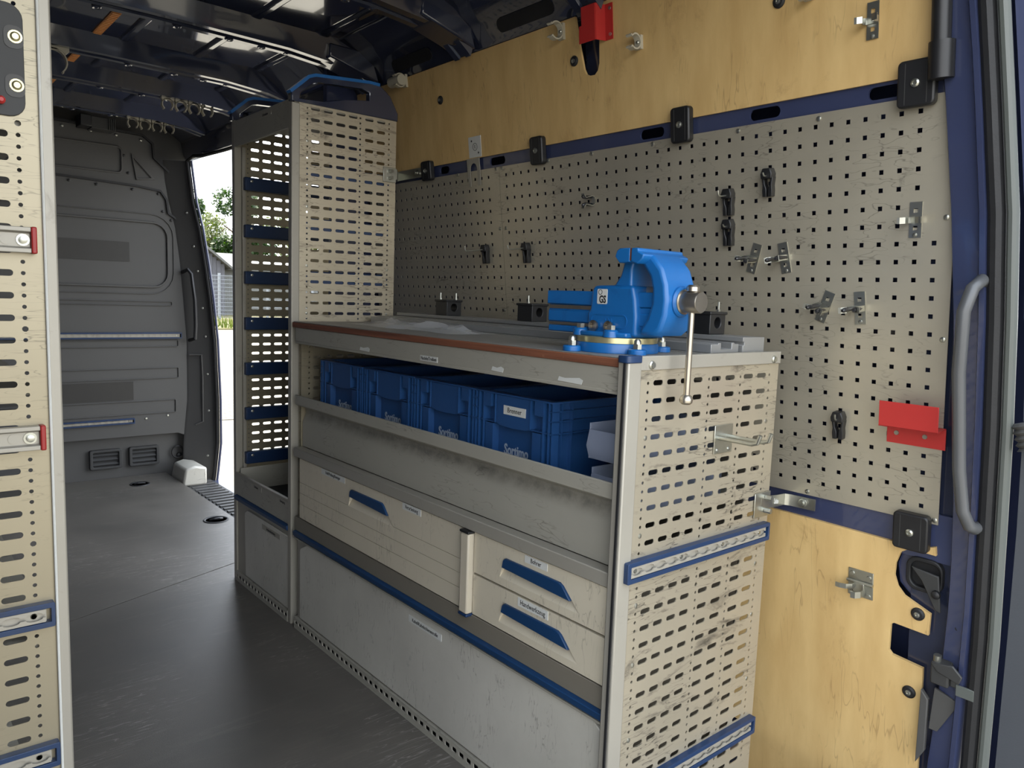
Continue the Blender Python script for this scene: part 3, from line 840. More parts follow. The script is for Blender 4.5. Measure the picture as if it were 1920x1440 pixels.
part('flap', MB().prism([(0.262, 0.045), (0.262, 0.300), (0.30, 0.322), (1.60, 0.322), (1.66, 0.292), (1.664, 0.28), (1.664, 0.045)], 'x', -0.580, -0.572), 'flap', wb, bevel=0.002)
part('flap_frame', MB().box(-0.572, -0.556, 0.256, 1.697, 0.040, 0.328), 'alu_frame', wb)
part('strip_lip', MB().box(-0.588, -0.57, 0.256, 1.697, 0.322, 0.327), 'alu_frame', wb)
# toe rail with slots
def toe(y0, y1):
    mb = MB()
    n = int((y1 - y0) / 0.030)
    w = (y1 - y0) / n
    for i in range(n):
        cell(mb, y0 + i * w, y0 + (i + 1) * w, 0.008, 0.036, 0.003, rrect(y0 + i * w + 0.005, y0 + (i + 1) * w - 0.005, 0.016, 0.029, 0.003, 3))
    cell(mb, y0, y1, 0.0, 0.008, 0.003)
    edges(mb, y0, y1, 0.0, 0.036, 0.003)
    mb.xf(frame((FX, 0, 0), (0, 1, 0), (1, 0, 0), (0, 0, 1)))
    return mb
part('toe_rail', toe(0.256, 1.697).box(FX, FX + 0.03, 0.256, 1.697, 0.036, 0.040), 'grey_paint', wb)
part('toe_backing', MB().box(-0.57, -0.565, 0.256, 1.697, 0.0, 0.036), 'black_rubber', wb)

# drawer fronts with a scooped grip
def drawer(y0, y1, z0, z1, hy0, hy1, hz0, hz1, grooves, labels):
    """hy0 > hy1: grip corner y (left, right in view); the scoop narrows towards the top"""
    mb = MB()
    lo = z0 + 0.002
    xs_, xb_ = -0.582, -0.570
    ho = [(hy0, hz0), (hy0 - 0.014, hz1 - 0.004), (hy0 - 0.022, hz1), (hy1 + 0.058, hz1), (hy1 + 0.048, hz1 - 0.005), (hy1, hz0)]  # scoop outline (y,z)
    # front: four pieces round the scoop
    def slab(ya, yb, za, zb): mb.box(xs_, xb_, ya, yb, za, zb)
    zs = [lo] + grooves + [z1 - 0.002]
    ymx, ymn = hy0, hy1
    for za, zb in zip(zs[:-1], zs[1:]):
        za2 = za + (0.0012 if za != lo else 0)
        if zb <= hz0 + 1e-6:
            slab(y0 + 0.002, y1 - 0.002, za2, zb)
        else:
            a = max(za2, hz0)
            if a > za2: slab(y0 + 0.002, y1 - 0.002, za2, a)
            slab(y0 + 0.002, hy1, a, zb)
            slab(hy0, y1 - 0.002, a, zb)
            if zb > hz1: slab(hy1, hy0, hz1, zb)
    # corner wedges that make the scoop a trapezoid
    mb.prism([(hy1, hz0), (hy1 + 0.048, hz1 - 0.005), (hy1 + 0.058, hz1), (hy1, hz1)], 'x', xs_, xb_)
    mb.prism([(hy0, hz0), (hy0, hz1), (hy0 - 0.022, hz1), (hy0 - 0.014, hz1 - 0.004)], 'x', xs_, xb_)
    d = part('drawer', mb, 'drawer', wb, smooth=0)
    part('drawer_box', MB().box(-0.570, -0.30, y0 + 0.012, y1 - 0.012, z0 + 0.01, z1 - 0.03), 'grey_dark', d) if False else None
    # scoop: sloping back face
    sc = MB()
    sc.add([(xs_, hy1, hz0), (xs_, hy0, hz0), (xs_ + 0.026, hy0, hz1), (xs_ + 0.026, hy1, hz1)], [(0, 1, 2, 3)])
    sc.add([(xs_, hy0, hz0), (xs_ + 0.026, hy0, hz1), (xs_, hy0 - 0.014, hz1)], [(0, 1, 2)])
    part('scoop', sc, 'drawer', d, smooth=0)
    gp = MB()
    q = [(hy0 - 0.012, hz1 - 0.024), (hy0 - 0.016, hz1 - 0.006), (hy0 - 0.024, hz1), (hy1 + 0.062, hz1), (hy1 + 0.05, hz1 - 0.004), (hy1 + 0.024, hz1 - 0.030)]
    gp.prism(q, 'x', xs_ - 0.006, xs_ + 0.004)
    gpo = part('grip', gp, 'blue_strip', d, bevel=0.0015)
    for txt, ya, yb, za, zb, sz in labels:
        lb = MB().box(xs_ - 0.0012, xs_, yb, ya, za, zb)
        lb.cm = 1
        text_faces(lb, txt, sz, text_front(xs_ - 0.0013, (ya + yb) / 2, (za + zb) / 2), 0.0003, 0.8)
        part('label_sticker', lb, ['white', 'ink'], d, smooth=0)
    return d
drawer(0.735, 1.664, 0.399, 0.606, 1.322, 1.066, 0.521, 0.577, [0.448, 0.486, 0.522], [('Heft/Prüfung/Reiniger', 1.50, 1.345, 0.585, 0.603, 0.014), ('Verarbeitung', 1.018, 0.928, 0.585, 0.604, 0.015)])
drawer(0.258, 0.699, 0.504, 0.606, 0.599, 0.340, 0.524, 0.575, [], [('Bohrer', 0.513, 0.440, 0.585, 0.602, 0.015)])
drawer(0.258, 0.699, 0.399, 0.502, 0.597, 0.340, 0.417, 0.469, [], [('Handwerkzeug', 0.531, 0.432, 0.4785, 0.4985, 0.017)])
part('divider_post', MB().box(-0.598, -0.560, 0.701, 0.733, 0.400, 0.600), 'cream', wb, bevel=0.004)
part('divider_cap', MB().box(-0.600, -0.560, 0.699, 0.735, 0.600, 0.606), 'black_plastic', wb, bevel=0.002)
part('divider_cap', MB().box(-0.599, -0.560, 0.700, 0.734, 0.393, 0.400), 'blue_dark', wb, bevel=0.002)
def flat_label(parent, txt, ya, yb, za, zb, sz, x):
    lb = MB().box(x - 0.001, x, yb, ya, za, zb)
    lb.cm = 1
    if txt: text_faces(lb, txt, sz, text_front(x - 0.0012, (ya + yb) / 2, (za + zb) / 2), 0.0003, 0.85)
    part('label_sticker', lb, ['white', 'ink'], parent, smooth=0)
flat_label(wb, 'Nadeln/Treiben', 0.946, 0.868, 0.996, 1.010, 0.013, -0.583)
flat_label(wb, 'Kabel/Kabelschienenrolle', 0.978, 0.824, 0.280, 0.299, 0.014, -0.580)
for ya, yb in ((1.262, 1.206), (0.652, 0.608), (0.432, 0.360)):
    pts = [(ya, 0.999), (ya - 0.004, 1.008), (ya - 0.02, 1.006), (yb + 0.01, 1.010), (yb, 1.006), (yb + 0.003, 0.997)]
    part('torn_label', MB().prism(pts, 'x', -0.5838, -0.583), 'white', wb, smooth=0)
# lashing rails on the perforated end
def lash_rail(name, x0, x1, z0, z1, y, parent, label=None, cat=None, group=None, n=13, cap='blue_rail', horiz=True):
    """blue plastic frame with a light metal track of round notches; faces -Y"""
    h = (z1 - z0)
    m = MB().ring(rrect(x0, x1, z0, z1, 0.003, 3), rrect(x0 + 0.010, x1 - 0.006, z0 + 0.009, z1 - 0.009, 0.001, 3), 'y', y - 0.016, y)
    if parent is None:
        r = thing(name, label, cat, ((x0 + x1) / 2, y, z0), group)
        f = part('rail_frame', m, cap, r, bevel=0.0012)
    else:
        r = part(name, m, cap, parent, bevel=0.0012)
    part('track_base', MB().box(x0 + 0.009, x1 - 0.012, y - 0.0075, y - 0.001, z0 + 0.008, z1 - 0.008), 'alu_frame', r)
    zc = (z0 + z1) / 2
    a, b = x0 + 0.012, x1 - 0.014
    for s in (-1, 1):
        t = MB()
        pts = []
        for i in range(n):
            xc = a + (b - a) * (i + 0.5) / n
            w = (b - a) / n
            for k in range(7):
                th = PI * k / 6
                pts.append((xc - 0.38 * w * math.cos(th), zc + s * (0.0028 + 0.0045 * math.sin(th))))
        edge = zc + s * (h / 2 - 0.010)
        t.prism([(a, zc + s * 0.0028)] + pts + [(b, zc + s * 0.0028), (b, edge), (a, edge)], 'y', y - 0.0135, y - 0.011)
        part('track', t, 'alu_frame', r, smooth=0)
    for i in (0, 4, 8, n - 1):
        if i < n:
            xc = a + (b - a) * (i + 0.5) / n
            part('screw', MB().lathe([(0.0055, 0), (0.004, 0.003), (0.002, 0.003)], (xc, y - 0.0065, zc), (0, -1, 0), 10), 'zinc', r)
    return r
lash_rail('lashing_rail', -0.580, -0.082, 0.624, 0.666, NY, wb)
lash_rail('lashing_rail', -0.580, -0.082, 0.144, 0.186, NY, wb)

# worktop
wt = thing('worktop', 'worktop with worn brown wood edge and grey surface on the workbench', 'worktop', (-0.33, 0.95, 1.041))
part('wood_board', MB().box(-0.587, -0.065, 0.258, 1.712, 1.0415, 1.058), 'wood_edge', wt, bevel=0.0015)
part('surface_sheet', MB().box(-0.583, -0.32, 0.258, 1.712, 1.058, 1.0605), 'worktop', wt, bevel=0.0006)
part('surface_sheet', MB().box(-0.318, -0.07, 0.258, 1.712, 1.058, 1.062), 'worktop', wt, bevel=0.0006)
solo('aluminium_profile', MB().prism([(-0.298, 1.0625), (-0.298, 1.081), (-0.272, 1.081), (-0.272, 1.084), (-0.262, 1.084), (-0.262, 1.070), (-0.222, 1.070), (-0.222, 1.084), (-0.212, 1.084), (-0.212, 1.081), (-0.196, 1.081), (-0.196, 1.0625)], 'y', 0.262, 1.70), 'profile',
     'low grooved aluminium profile lying along the worktop behind the vise', 'profile', bevel=0.0008)
solo('aluminium_profile', MB().prism([(-0.190, 1.0625), (-0.190, 1.078), (-0.185, 1.078), (-0.185, 1.086), (-0.190, 1.086), (-0.190, 1.096), (-0.105, 1.096), (-0.105, 1.0625)], 'y', 0.255, 1.70), 'profile',
     'taller box aluminium profile along the back of the worktop', 'profile', bevel=0.0008)

# ================================================================== TALL SHELF UNIT
ts = thing('tall_shelf_unit', 'tall narrow aluminium shelf unit with blue runner bars next to the side door', 'shelf unit', (-0.38, 2.0, 0))
tg = [[(-0.498, 0.032), (-0.4515, 0.033), (-0.405, 0.034), (-0.3585, 0.033)], [(-0.2955, 0.033), (-0.2485, 0.033)]]
td = (-0.5267, -0.3307, -0.216)
part('side_panel', side_sheet(-0.556, -0.186, 0.02, 1.781, td, tg, 1.7625, False, plugs=(-1, 6, 18, 29, 38)).move((0, TY, 0)), 'alu_scuffed', ts)
part('side_panel', side_sheet(-0.556, -0.186, 0.02, 1.795, td, tg, 1.7625, False).move((0, FY, 0)), 'alu', ts)
part('post', MB().box(-0.584, -0.555, TY - 0.006, TY + 0.020, 0.0, 1.772), 'alu_frame', ts, bevel=0.003)
part('post', MB().box(-0.580, -0.552, FY - 0.006, FY + 0.022, 0.0, 1.790), 'alu_frame', ts, bevel=0.003)
part('hole_backing', MB().box(-0.550, -0.514, FY + 0.004, FY + 0.020, 0.02, 1.78), 'grey_dark', ts)
part('post_lining', MB().box(-0.552, -0.538, FY - 0.010, FY, 0.40, 1.695), 'alu_frame', ts, bevel=0.002)
for k in (6, 18, 29, 38):
    for x in (-0.5267, -0.216):
        part('plug', MB().lathe([(0.005, 0), (0.0045, 0.001), (0.002, 0.0014)], (x, TY, 1.7625 - PITCH * k), (0, -1, 0), 10), 'zinc', ts)
for k in range(7):
    z1 = 1.583 - k * 0.1771
    a = part('runner_bar', MB().box(-0.548, -0.20, FY - 0.030, FY - 0.002, z1 - 0.048, z1), 'blue_dark', ts, bevel=0.003)
    part('screw', MB().lathe([(0.006, 0), (0.005, 0.003), (0.002, 0.004)], (-0.523, FY - 0.030, z1 - 0.014), (0, -1, 0), 10), 'zinc', a)
    part('runner_bar', MB().box(-0.548, -0.20, TY + 0.004, TY + 0.030, z1 - 0.048, z1), 'blue_dark', ts, bevel=0.003)
hd = part('header', MB().box(-0.580, -0.568, TY + 0.02, FY - 0.004, 1.692, 1.786), 'grey_paint', ts, bevel=0.003)
lb = MB().box(-0.5812, -0.580, 1.90, 2.00, 1.758, 1.772)
lb.cm = 1
text_faces(lb, 'Schrauben', 0.013, text_front(-0.5815, 1.95, 1.765), 0.0003, 0.9)
part('label_sticker', lb, ['grey_paint', 'ink'], hd, smooth=0)
part('top_shelf', MB().box(-0.57, -0.19, TY + 0.005, FY - 0.004, 1.765, 1.775), 'grey_paint', ts)
def top_cap(y, dz):
    o = [(-0.585, 1.775), (-0.585, 1.806), (-0.548, 1.838), (-0.522, 1.860), (-0.50, 1.868), (-0.30, 1.884), (-0.255, 1.884), (-0.215, 1.855), (-0.183, 1.80), (-0.183, 1.775)]
    i = [(-0.555, 1.786), (-0.552, 1.805), (-0.525, 1.828), (-0.505, 1.845), (-0.485, 1.850), (-0.33, 1.860), (-0.30, 1.852), (-0.30, 1.826), (-0.40, 1.812), (-0.48, 1.790)]
    c = MB().ring([(a, b + dz) for a, b in o], [(a, b + dz) for a, b in i], 'y', y - 0.006, y + 0.020)
    p = part('top_cap', c, 'navy', ts, bevel=0.003)
    tr = [(-0.588, 1.803), (-0.550, 1.837), (-0.524, 1.861), (-0.50, 1.870), (-0.30, 1.887), (-0.26, 1.886)]
    part('cap_edge', MB().ribbon([(a, b + dz) for a, b in tr], 'y', y - 0.008, y + 0.022, 0.010), 'vise', p)
top_cap(TY, 0.0)
top_cap(FY + 0.01, 0.015)
# open tray, blue strip, lower flap
tr_ = part('tray', MB().box(-0.580, -0.572, TY + 0.02, FY - 0.004, 0.352, 0.437).box(-0.572, -0.19, TY + 0.02, FY - 0.004, 0.352, 0.360).box(-0.572, -0.19, FY - 0.034, FY - 0.028, 0.36, 0.46).box(-0.572, -0.19, TY + 0.02, TY + 0.026, 0.36, 0.46).box(-0.20, -0.19, TY + 0.02, FY - 0.03, 0.36, 0.46), 'grey_paint', ts, bevel=0.001)
part('tray_liner', MB().box(-0.56, -0.20, TY + 0.03, FY - 0.04, 0.361, 0.372), 'black_rubber', tr_)
part('tray_rim', MB().box(-0.583, -0.571, TY + 0.02, FY - 0.004, 0.437, 0.441), 'alu_frame', tr_)
for ya, yb, tx in ((2.093, 1.99, 'Dichtung'), (1.86, 1.748, 'Reinigung')):
    l2 = MB().box(-0.581, -0.580, yb, ya, 0.413, 0.430); l2.cm = 1
    text_faces(l2, tx, 0.012, text_front(-0.5812, (ya + yb) / 2, 0.4215), 0.0003, 0.9)
    part('label_sticker', l2, ['alu_frame', 'ink'], tr_, smooth=0)
part('blue_strip', MB().prism([(-0.588, 0.332), (-0.590, 0.346), (-0.578, 0.351), (-0.56, 0.351), (-0.56, 0.328)], 'y', TY + 0.02, FY - 0.004), 'blue_strip', ts, bevel=0.0012)
part('flap_frame', MB().box(-0.574, -0.560, TY + 0.02, FY - 0.004, 0.040, 0.330), 'alu_frame', ts)
fp = part('flap', MB().prism([(TY + 0.024, 0.045), (TY + 0.024, 0.308), (2.13, 0.312), (2.155, 0.296), (2.158, 0.285), (FY - 0.10, 0.045)], 'x', -0.580, -0.573), 'flap', ts, bevel=0.002)
l3 = MB().box(-0.581, -0.580, 1.825, 1.985, 0.277, 0.295); l3.cm = 1
text_faces(l3, 'Arbeitskleidung', 0.014, text_front(-0.5812, 1.905, 0.286), 0.0003, 0.9)
part('label_sticker', l3, ['alu_frame', 'ink'], fp, smooth=0)
part('toe_rail', toe(TY + 0.02, FY - 0.004).box(FX, FX + 0.03, TY + 0.02, FY - 0.004, 0.036, 0.040), 'grey_paint', ts)
part('toe_backing', MB().box(-0.57, -0.565, TY + 0.02, FY - 0.004, 0.0, 0.036), 'black_rubber', ts)

# ================================================================== LEFT SHELF UNIT
LY = 0.735
lsu = thing('side_shelf_unit', 'perforated aluminium shelf unit end at the left edge with lashing rails', 'shelf unit', (-1.6, LY + 0.3, 0))
lg = [[(-1.508, 0.034)], [(-1.556, 0.034), (-1.604, 0.034), (-1.652, 0.034), (-1.70, 0.034)]]
part('end_panel', side_sheet(-1.775, -1.4475, 0.02, 1.95, (-1.4775, -1.735), lg, 1.195, True, plugs=(6, 26, 33, -12)).move((0, LY, 0)), 'alu', lsu)
part('post', MB().box(-1.4475, -1.4290, LY - 0.004, LY + 0.030, 0.0, 1.96), 'alu_frame', lsu, bevel=0.003)
part('post_bead', MB().cyl((-1.4470, LY - 0.004, 0.02), (-1.4470, LY - 0.004, 1.95), 0.0022, 8), 'white', lsu)
part('far_panel', MB().box(-1.775, -1.435, 2.2, 2.21, 0.02, 1.95), 'alu', lsu)
for z in (0.10, 0.55, 0.98, 1.40, 1.85):
    part('shelf', MB().box(-1.775, -1.450, LY + 0.01, 2.2, z, z + 0.012), 'grey_paint', lsu)
part('back_sheet', MB().box(-1.785, -1.778, LY + 0.01, 2.2, 0.02, 1.95), 'grey_dark', lsu)
pl_ = part('mount_plate', MB().prism(rrect(-1.70, -1.4665, 1.417, 1.585, 0.022, 6), 'y', LY - 0.004, LY - 0.0005), 'grey_trim_dark', lsu, bevel=0.001)
for z in (1.536, 1.464):
    part('bolt', MB().lathe([(0.0098, 0), (0.0098, 0.0018), (0.0070, 0.0018), (0.0070, 0.003), (0.0045, 0.005)], (-1.4775, LY - 0.004, z), (0, -1, 0), 16), 'zinc_yellow', pl_)
    part('boss', MB().prism(rrect(-1.4925, -1.4665, z - 0.018, z + 0.016, 0.010, 5), 'y', LY - 0.0052, LY - 0.004), 'grey_trim', pl_)
part('red_pin', MB().lathe([(0.006, 0), (0.006, 0.008), (0.003, 0.012)], (-1.4995, LY - 0.004, 1.438), (0, -1, 0), 12), 'red', pl_)
for z0, z1, xr in ((1.209, 1.249, -1.4595), (0.893, 0.932, -1.4565)):
    zc = (z0 + z1) / 2
    rl = part('cross_rail', MB().prism([(LY - 0.002, z0), (LY - 0.018, z0), (LY - 0.018, z0 + 0.007), (LY - 0.010, z0 + 0.009), (LY - 0.010, z1 - 0.009), (LY - 0.018, z1 - 0.007), (LY - 0.018, z1), (LY - 0.002, z1)], 'x', -1.77, xr - 0.008), 'alu_frame', lsu, bevel=0.001)
    part('rail_end', MB().box(xr - 0.008, xr, LY - 0.020, LY - 0.001, z0 - 0.001, z1 + 0.001), 'red_dark', rl, bevel=0.002)
    part('bolt', MB().lathe([(0.0095, 0), (0.0095, 0.002), (0.0060, 0.002), (0.0060, 0.007), (0.003, 0.008)], (-1.478, LY - 0.010, zc), (0, -1, 0), 14), 'zinc', rl)
    part('bolt', MB().lathe([(0.0085, 0), (0.0085, 0.001)], (-1.500, LY - 0.010, zc), (0, -1, 0), 14), 'alu_frame', rl)
lash_rail('lashing_rail', -1.77, -1.4515, 0.590, 0.632, LY, lsu, n=9)
lash_rail('lashing_rail', -1.77, -1.4510, 0.340, 0.382, LY, lsu, n=9)

# ================================================================== CRATES AND BINS
def make_crate(label, lettering=True):
    """front centre bottom at local origin; front faces -x; width along y 0.274, depth 0.385"""
    t = thing('storage_crate', label, 'crate', (0, 0, 0), 'blue crates in the bench tray', world=False)
    w, h, d = 0.137, 0.198, 0.385
    m = MB()
    x0 = 0.021
    m.box(x0, x0 + 0.003, -w + 0.010, w - 0.010, 0, h)          # walls recessed behind the ribs
    m.box(d - 0.003, d, -w + 0.01, w - 0.01, 0, h)
    m.box(x0, d, -w + 0.010, -w + 0.013, 0, h)
    m.box(x0, d, w - 0.013, w - 0.010, 0, h)
    m.box(x0, d, -w + 0.01, w - 0.01, 0, 0.004)
    part('body', m, 'crate', t)
    rm = MB()
    rm.ring([(-0.001, -w), (d, -w), (d, w), (-0.001, w)], [(x0 + 0.003, -w + 0.013), (d - 0.01, -w + 0.013), (d - 0.01, w - 0.013), (x0 + 0.003, w - 0.013)], 'z', h - 0.004, h)
    part('rim', rm, 'crate', t, bevel=0.001)
    class RB:
        def box(self, *a): part('rib', MB().box(*a), 'crate', t)
    rb = RB()
    zl = h - 0.072
    for y in (-w, -w + 0.012, -w + 0.030, w - 0.030, w - 0.012, w):                # full height corner ribs
        s = 0.0017
        rb.box(0, x0 + 0.001, y - (s if y > -w + 1e-6 else 0), y + (s if y < w - 1e-6 else 0.0), 0, h - 0.003)
    for y in (-w + 0.074, w - 0.074):
        rb.box(0, x0, y - 0.0013, y + 0.0013, zl, h - 0.003)
    for z in (zl, ):
        rb.box(0.002, x0, -w, -w + 0.074, z - 0.0013, z + 0.0013)
        rb.box(0.002, x0, w - 0.074, w, z - 0.0013, z + 0.0013)
    for z in (h - 0.022, h - 0.044, zl):                                            # side ribs on the long sides
        rb.box(0, d - 0.02, -w, -w + 0.011, z - 0.0013, z + 0.0013)
        rb.box(0, d - 0.02, w - 0.011, w, z - 0.0013, z + 0.0013)
    for x in (0.030, 0.062, d - 0.07, d - 0.03):
        rb.box(x, x + 0.0026, -w, -w + 0.011, 0, h - 0.003)
        rb.box(x, x + 0.0026, w - 0.011, w, 0, h - 0.003)
    for s in (-1, 1):                                                               # foot ribs under the grip zone
        y = s * (w - 0.052)
        rb.box(0.002, x0, y - 0.014, y + 0.014, 0, zl - 0.004)
        y2 = s * (w - 0.046)
        rb.box(0, x0, y2 - 0.013, y2 + 0.013, h - 0.036, h - 0.004)
    lp = MB().prism([(-0.060, h - 0.004), (-0.060, zl - 0.002), (-0.045, zl - 0.006), (0, zl - 0.008), (0.045, zl - 0.006), (0.060, zl - 0.002), (0.060, h - 0.004)], 'x', 0.003, x0 - 0.001)
    part('grip_plate', lp, 'crate', t, bevel=0.0015)
    tx = MB()
    text_faces(tx, 'Sortimo', 0.036, frame((x0 - 0.0008, 0.004, 0.061), (0, -1, 0), (0, 0, 1), (-1, 0, 0)), 0.0004, 0.74, 0.0007)
    part('lettering', tx, 'crate_text', t, smooth=0)
    return t
TZ = 0.7425
c0 = make_crate('blue plastic crate carrying a white paper label, nearest the bench end')
c0.location = (-0.535, 0.631, TZ)
lb = MB().box(0.0015, 0.0028, -0.046, 0.032, 0.150, 0.171); lb.cm = 1
text_faces(lb, 'Brenner', 0.017, frame((0.0013, -0.007, 0.1605), (0, -1, 0), (0, 0, 1), (-1, 0, 0)), 0.0003, 0.9)
for i, (y, l) in enumerate(((0.906, 'blue plastic crate second from the perforated bench end'), (1.183, 'blue plastic crate third from the perforated bench end'), (1.471, 'blue plastic crate farthest from the bench end, by the tall unit'))):
    dup(c0, loc=(-0.535, y, TZ), label=l)
part('label_sticker', lb, ['white', 'ink'], c0, smooth=0)
hb = solo('storage_box', MB().box(-0.36, -0.20, 1.628, 1.690, TZ, TZ + 0.13).box(-0.365, -0.195, 1.624, 1.692, TZ + 0.115, TZ + 0.128), 'crate', 'small blue box wedged between the farthest crate and the tall unit', 'box', bevel=0.003)

def grey_bin(label, z, dx):
    t = thing('parts_bin', label, 'bin', (-0.545 + dx, 0.318, z), 'grey parts bins beside the crates')
    x = -0.535 + dx
    y0, y1 = 0.264, 0.385
    m = MB()
    m.prism([(x + 0.006, z), (x - 0.004, z + 0.028), (x + 0.004, z + 0.062), (x + 0.007, z + 0.062), (x, z + 0.028), (x + 0.009, z + 0.003)], 'y', y0, y1)
    m.box(x + 0.006, x + 0.30, y0, y1, z, z + 0.003)
    m.box(x + 0.004, x + 0.30, y0, y0 + 0.003, z, z + 0.075)
    m.box(x + 0.004, x + 0.30, y1 - 0.003, y1, z, z + 0.075)
    m.box(x + 0.297, x + 0.30, y0, y1, z, z + 0.075)
    part('body', m, 'bin_grey', t, bevel=0.001)
    l = MB().box(-0.0006, 0.0, -0.042, 0.042, 0.0, 0.024)
    l.xf(frame((x - 0.0005, 0.322, z + 0.033), (1, 0, -0.22), (0, 1, 0), (0.22, 0, 1)))
    part('label_field', l, 'bin_grey', t)
grey_bin('pale grey open bin stacked on another beside the crates', 0.838, 0.0)
grey_bin('pale grey open bin below the stacked one in the tray', 0.7428, 0.012)

# ================================================================== VISE
VX, VY, VZ = -0.46, 0.385, 1.0605
VD = 0.0095   # parts above the base sit this much lower
vs_ = thing('bench_vise', 'bright blue cast bench vise bolted to the worktop corner', 'vise', (VX, VY, VZ), world=False)
bs_ = MB().lathe([(0.087, 0), (0.087, 0.016), (0.085, 0.020)], (0, 0, 0), n=48)
for a in (160, 245, 20, 335):
    t = math.radians(a)
    c = (0.104 * math.cos(t), 0.104 * math.sin(t))
    bs_.lathe([(0.019, 0), (0.019, 0.010), (0.016, 0.012)], (c[0], c[1], 0), n=18)
part('base', bs_, 'vise', vs_, bevel=0.001)
for a in (160, 245, 20, 335):
    t = math.radians(a)
    c = (0.104 * math.cos(t), 0.104 * math.sin(t))
    part('nut', MB().cyl((c[0], c[1], 0.012), (c[0], c[1], 0.022), 0.009, 6).lathe([(0.0075, 0.022), (0.0072, 0.028), (0.004, 0.032)], (c[0], c[1], 0), n=12), 'zinc', vs_)
part('swivel_ring', MB().lathe([(0.083, 0.019), (0.0845, 0.0205), (0.0845, 0.0315), (0.082, 0.0328)], (0, 0, 0), n=48), 'zinc_yellow', vs_)
ft = MB()
ft.prism([(-0.058, 0.072), (0.058, 0.072), (0.075, 0.03), (0.075, -0.03), (0.058, -0.076), (-0.058, -0.076), (-0.075, -0.03), (-0.075, 0.03)], 'z', 0.042, 0.052)
part('swivel_plate', ft, 'vise', vs_, bevel=0.003)
for x, y in ((-0.060, 0.050), (-0.064, -0.040), (0.055, -0.055)):
    part('boss', MB().lathe([(0.016, 0.042), (0.015, 0.054), (0.012, 0.057)], (x, y, 0), n=16), 'vise', vs_)
    part('bolt', MB().cyl((x, y, 0.056), (x, y, 0.066), 0.009, 6), 'zinc', vs_)
for y in (0.02, -0.022):
    part('clamp_screw', MB().lathe([(0.011, 0), (0.012, 0.006), (0.006, 0.009), (0.005, 0.004)], (-0.050, y, 0.062), (-1, 0, 0.1), 14), 'steel', vs_)
# fixed body: profile in (y, z), thicker low part and slimmer jaw neck
low = [(0.046, 0.044), (0.047, 0.090), (0.040, 0.098), (0.036, 0.138), (0.030, 0.146), (-0.010, 0.147), (-0.075, 0.147), (-0.083, 0.120), (-0.088, 0.085), (-0.088, 0.044)]
part('fixed_body', MB().prism(low, 'x', -0.046, 0.046), 'vise', vs_, bevel=0.007, seg=3)
neck = [(-0.004, 0.140), (-0.022, 0.150), (-0.036, 0.168), (-0.042, 0.190), (-0.048, 0.200), (-0.072, 0.200), (-0.066, 0.180), (-0.066, 0.150), (-0.070, 0.135)]
part('fixed_neck', MB().prism(neck, 'x', -0.040, 0.040), 'vise', vs_, bevel=0.007, seg=3)
part('fixed_jaw', MB().prism([(-0.0845, 0.219), (-0.0845, 0.192), (-0.058, 0.190), (-0.046, 0.203), (-0.050, 0.214), (-0.058, 0.219)], 'x', -0.070, 0.070), ['vise'], vs_, bevel=0.002)
part('jaw_insert', MB().box(-0.0695, 0.0695, -0.0865, -0.0845, 0.195, 0.2185), 'rust', vs_)
# sliding jaw
part('slide_bar', MB().box(-0.034, 0.034, -0.13, 0.185, 0.104, 0.134).box(-0.030, 0.030, -0.13, 0.182, 0.060, 0.104).box(-0.034, 0.034, -0.13, 0.180, 0.066, 0.092).box(-0.034, 0.034, 0.0, 0.178, 0.044, 0.058), 'vise', vs_, bevel=0.0025)
part('slide_way', MB().box(-0.0315, -0.030, 0.04, 0.181, 0.0945, 0.1025).box(-0.0315, -0.030, 0.04, 0.179, 0.0590, 0.0650), 'steel', vs_)
arm = [(-0.092, 0.208), (-0.092, 0.192), (-0.104, 0.180), (-0.117, 0.163), (-0.124, 0.140), (-0.125, 0.115), (-0.116, 0.085), (-0.100, 0.062), (-0.098, 0.050), (-0.135, 0.050), (-0.150, 0.062), (-0.160, 0.090), (-0.162, 0.120), (-0.158, 0.150), (-0.146, 0.180), (-0.124, 0.203), (-0.112, 0.210)]
part('sliding_jaw', MB().prism(arm, 'x', -0.047, 0.047), 'vise', vs_, bevel=0.008, seg=3)
part('jaw_head', MB().prism([(-0.0875, 0.219), (-0.0875, 0.192), (-0.104, 0.188), (-0.117, 0.198), (-0.120, 0.206), (-0.106, 0.212), (-0.104, 0.219)], 'x', -0.070, 0.070), 'vise', vs_, bevel=0.0025)
part('jaw_insert', MB().box(-0.0695, 0.0695, -0.0880, -0.0866, 0.195, 0.2185), 'rust', vs_)
part('pipe_jaw', MB().prism([(-0.020, 0.190), (0.020, 0.190), (0.0, 0.150)], 'y', -0.105, -0.092), 'black_plastic', vs_)
part('pipe_block', MB().box(-0.02, 0.02, -0.122, -0.088, 0.122, 0.146), 'steel', vs_, bevel=0.002)
part('spindle_boss', MB().lathe([(0.030, 0), (0.030, 0.006), (0.027, 0.010)], (0, -0.158, 0.118), (0, -1, 0), 28), 'vise', vs_)
sh = part('spindle_head', MB().lathe([(0.0245, 0), (0.0245, 0.004), (0.021, 0.005), (0.021, 0.040), (0.0195, 0.0425), (0.004, 0.0425)], (0, -0.166, 0.118), (0, -1, 0), 28), 'steel', vs_)
hb_ = MB().cyl((0, -0.187, 0.136), (0, -0.187, -0.062), 0.0062, 14)
hb_.lathe([(0.0075, 0.137), (0.0125, 0.139), (0.0125, 0.147), (0.009, 0.151)], (0, -0.187, 0), n=16)
hb_.lathe([(0.008, -0.080), (0.0125, -0.076), (0.0135, -0.070), (0.011, -0.064), (0.007, -0.061)], (0, -0.187, 0), n=16)
part('handle_bar', hb_, 'steel', sh)
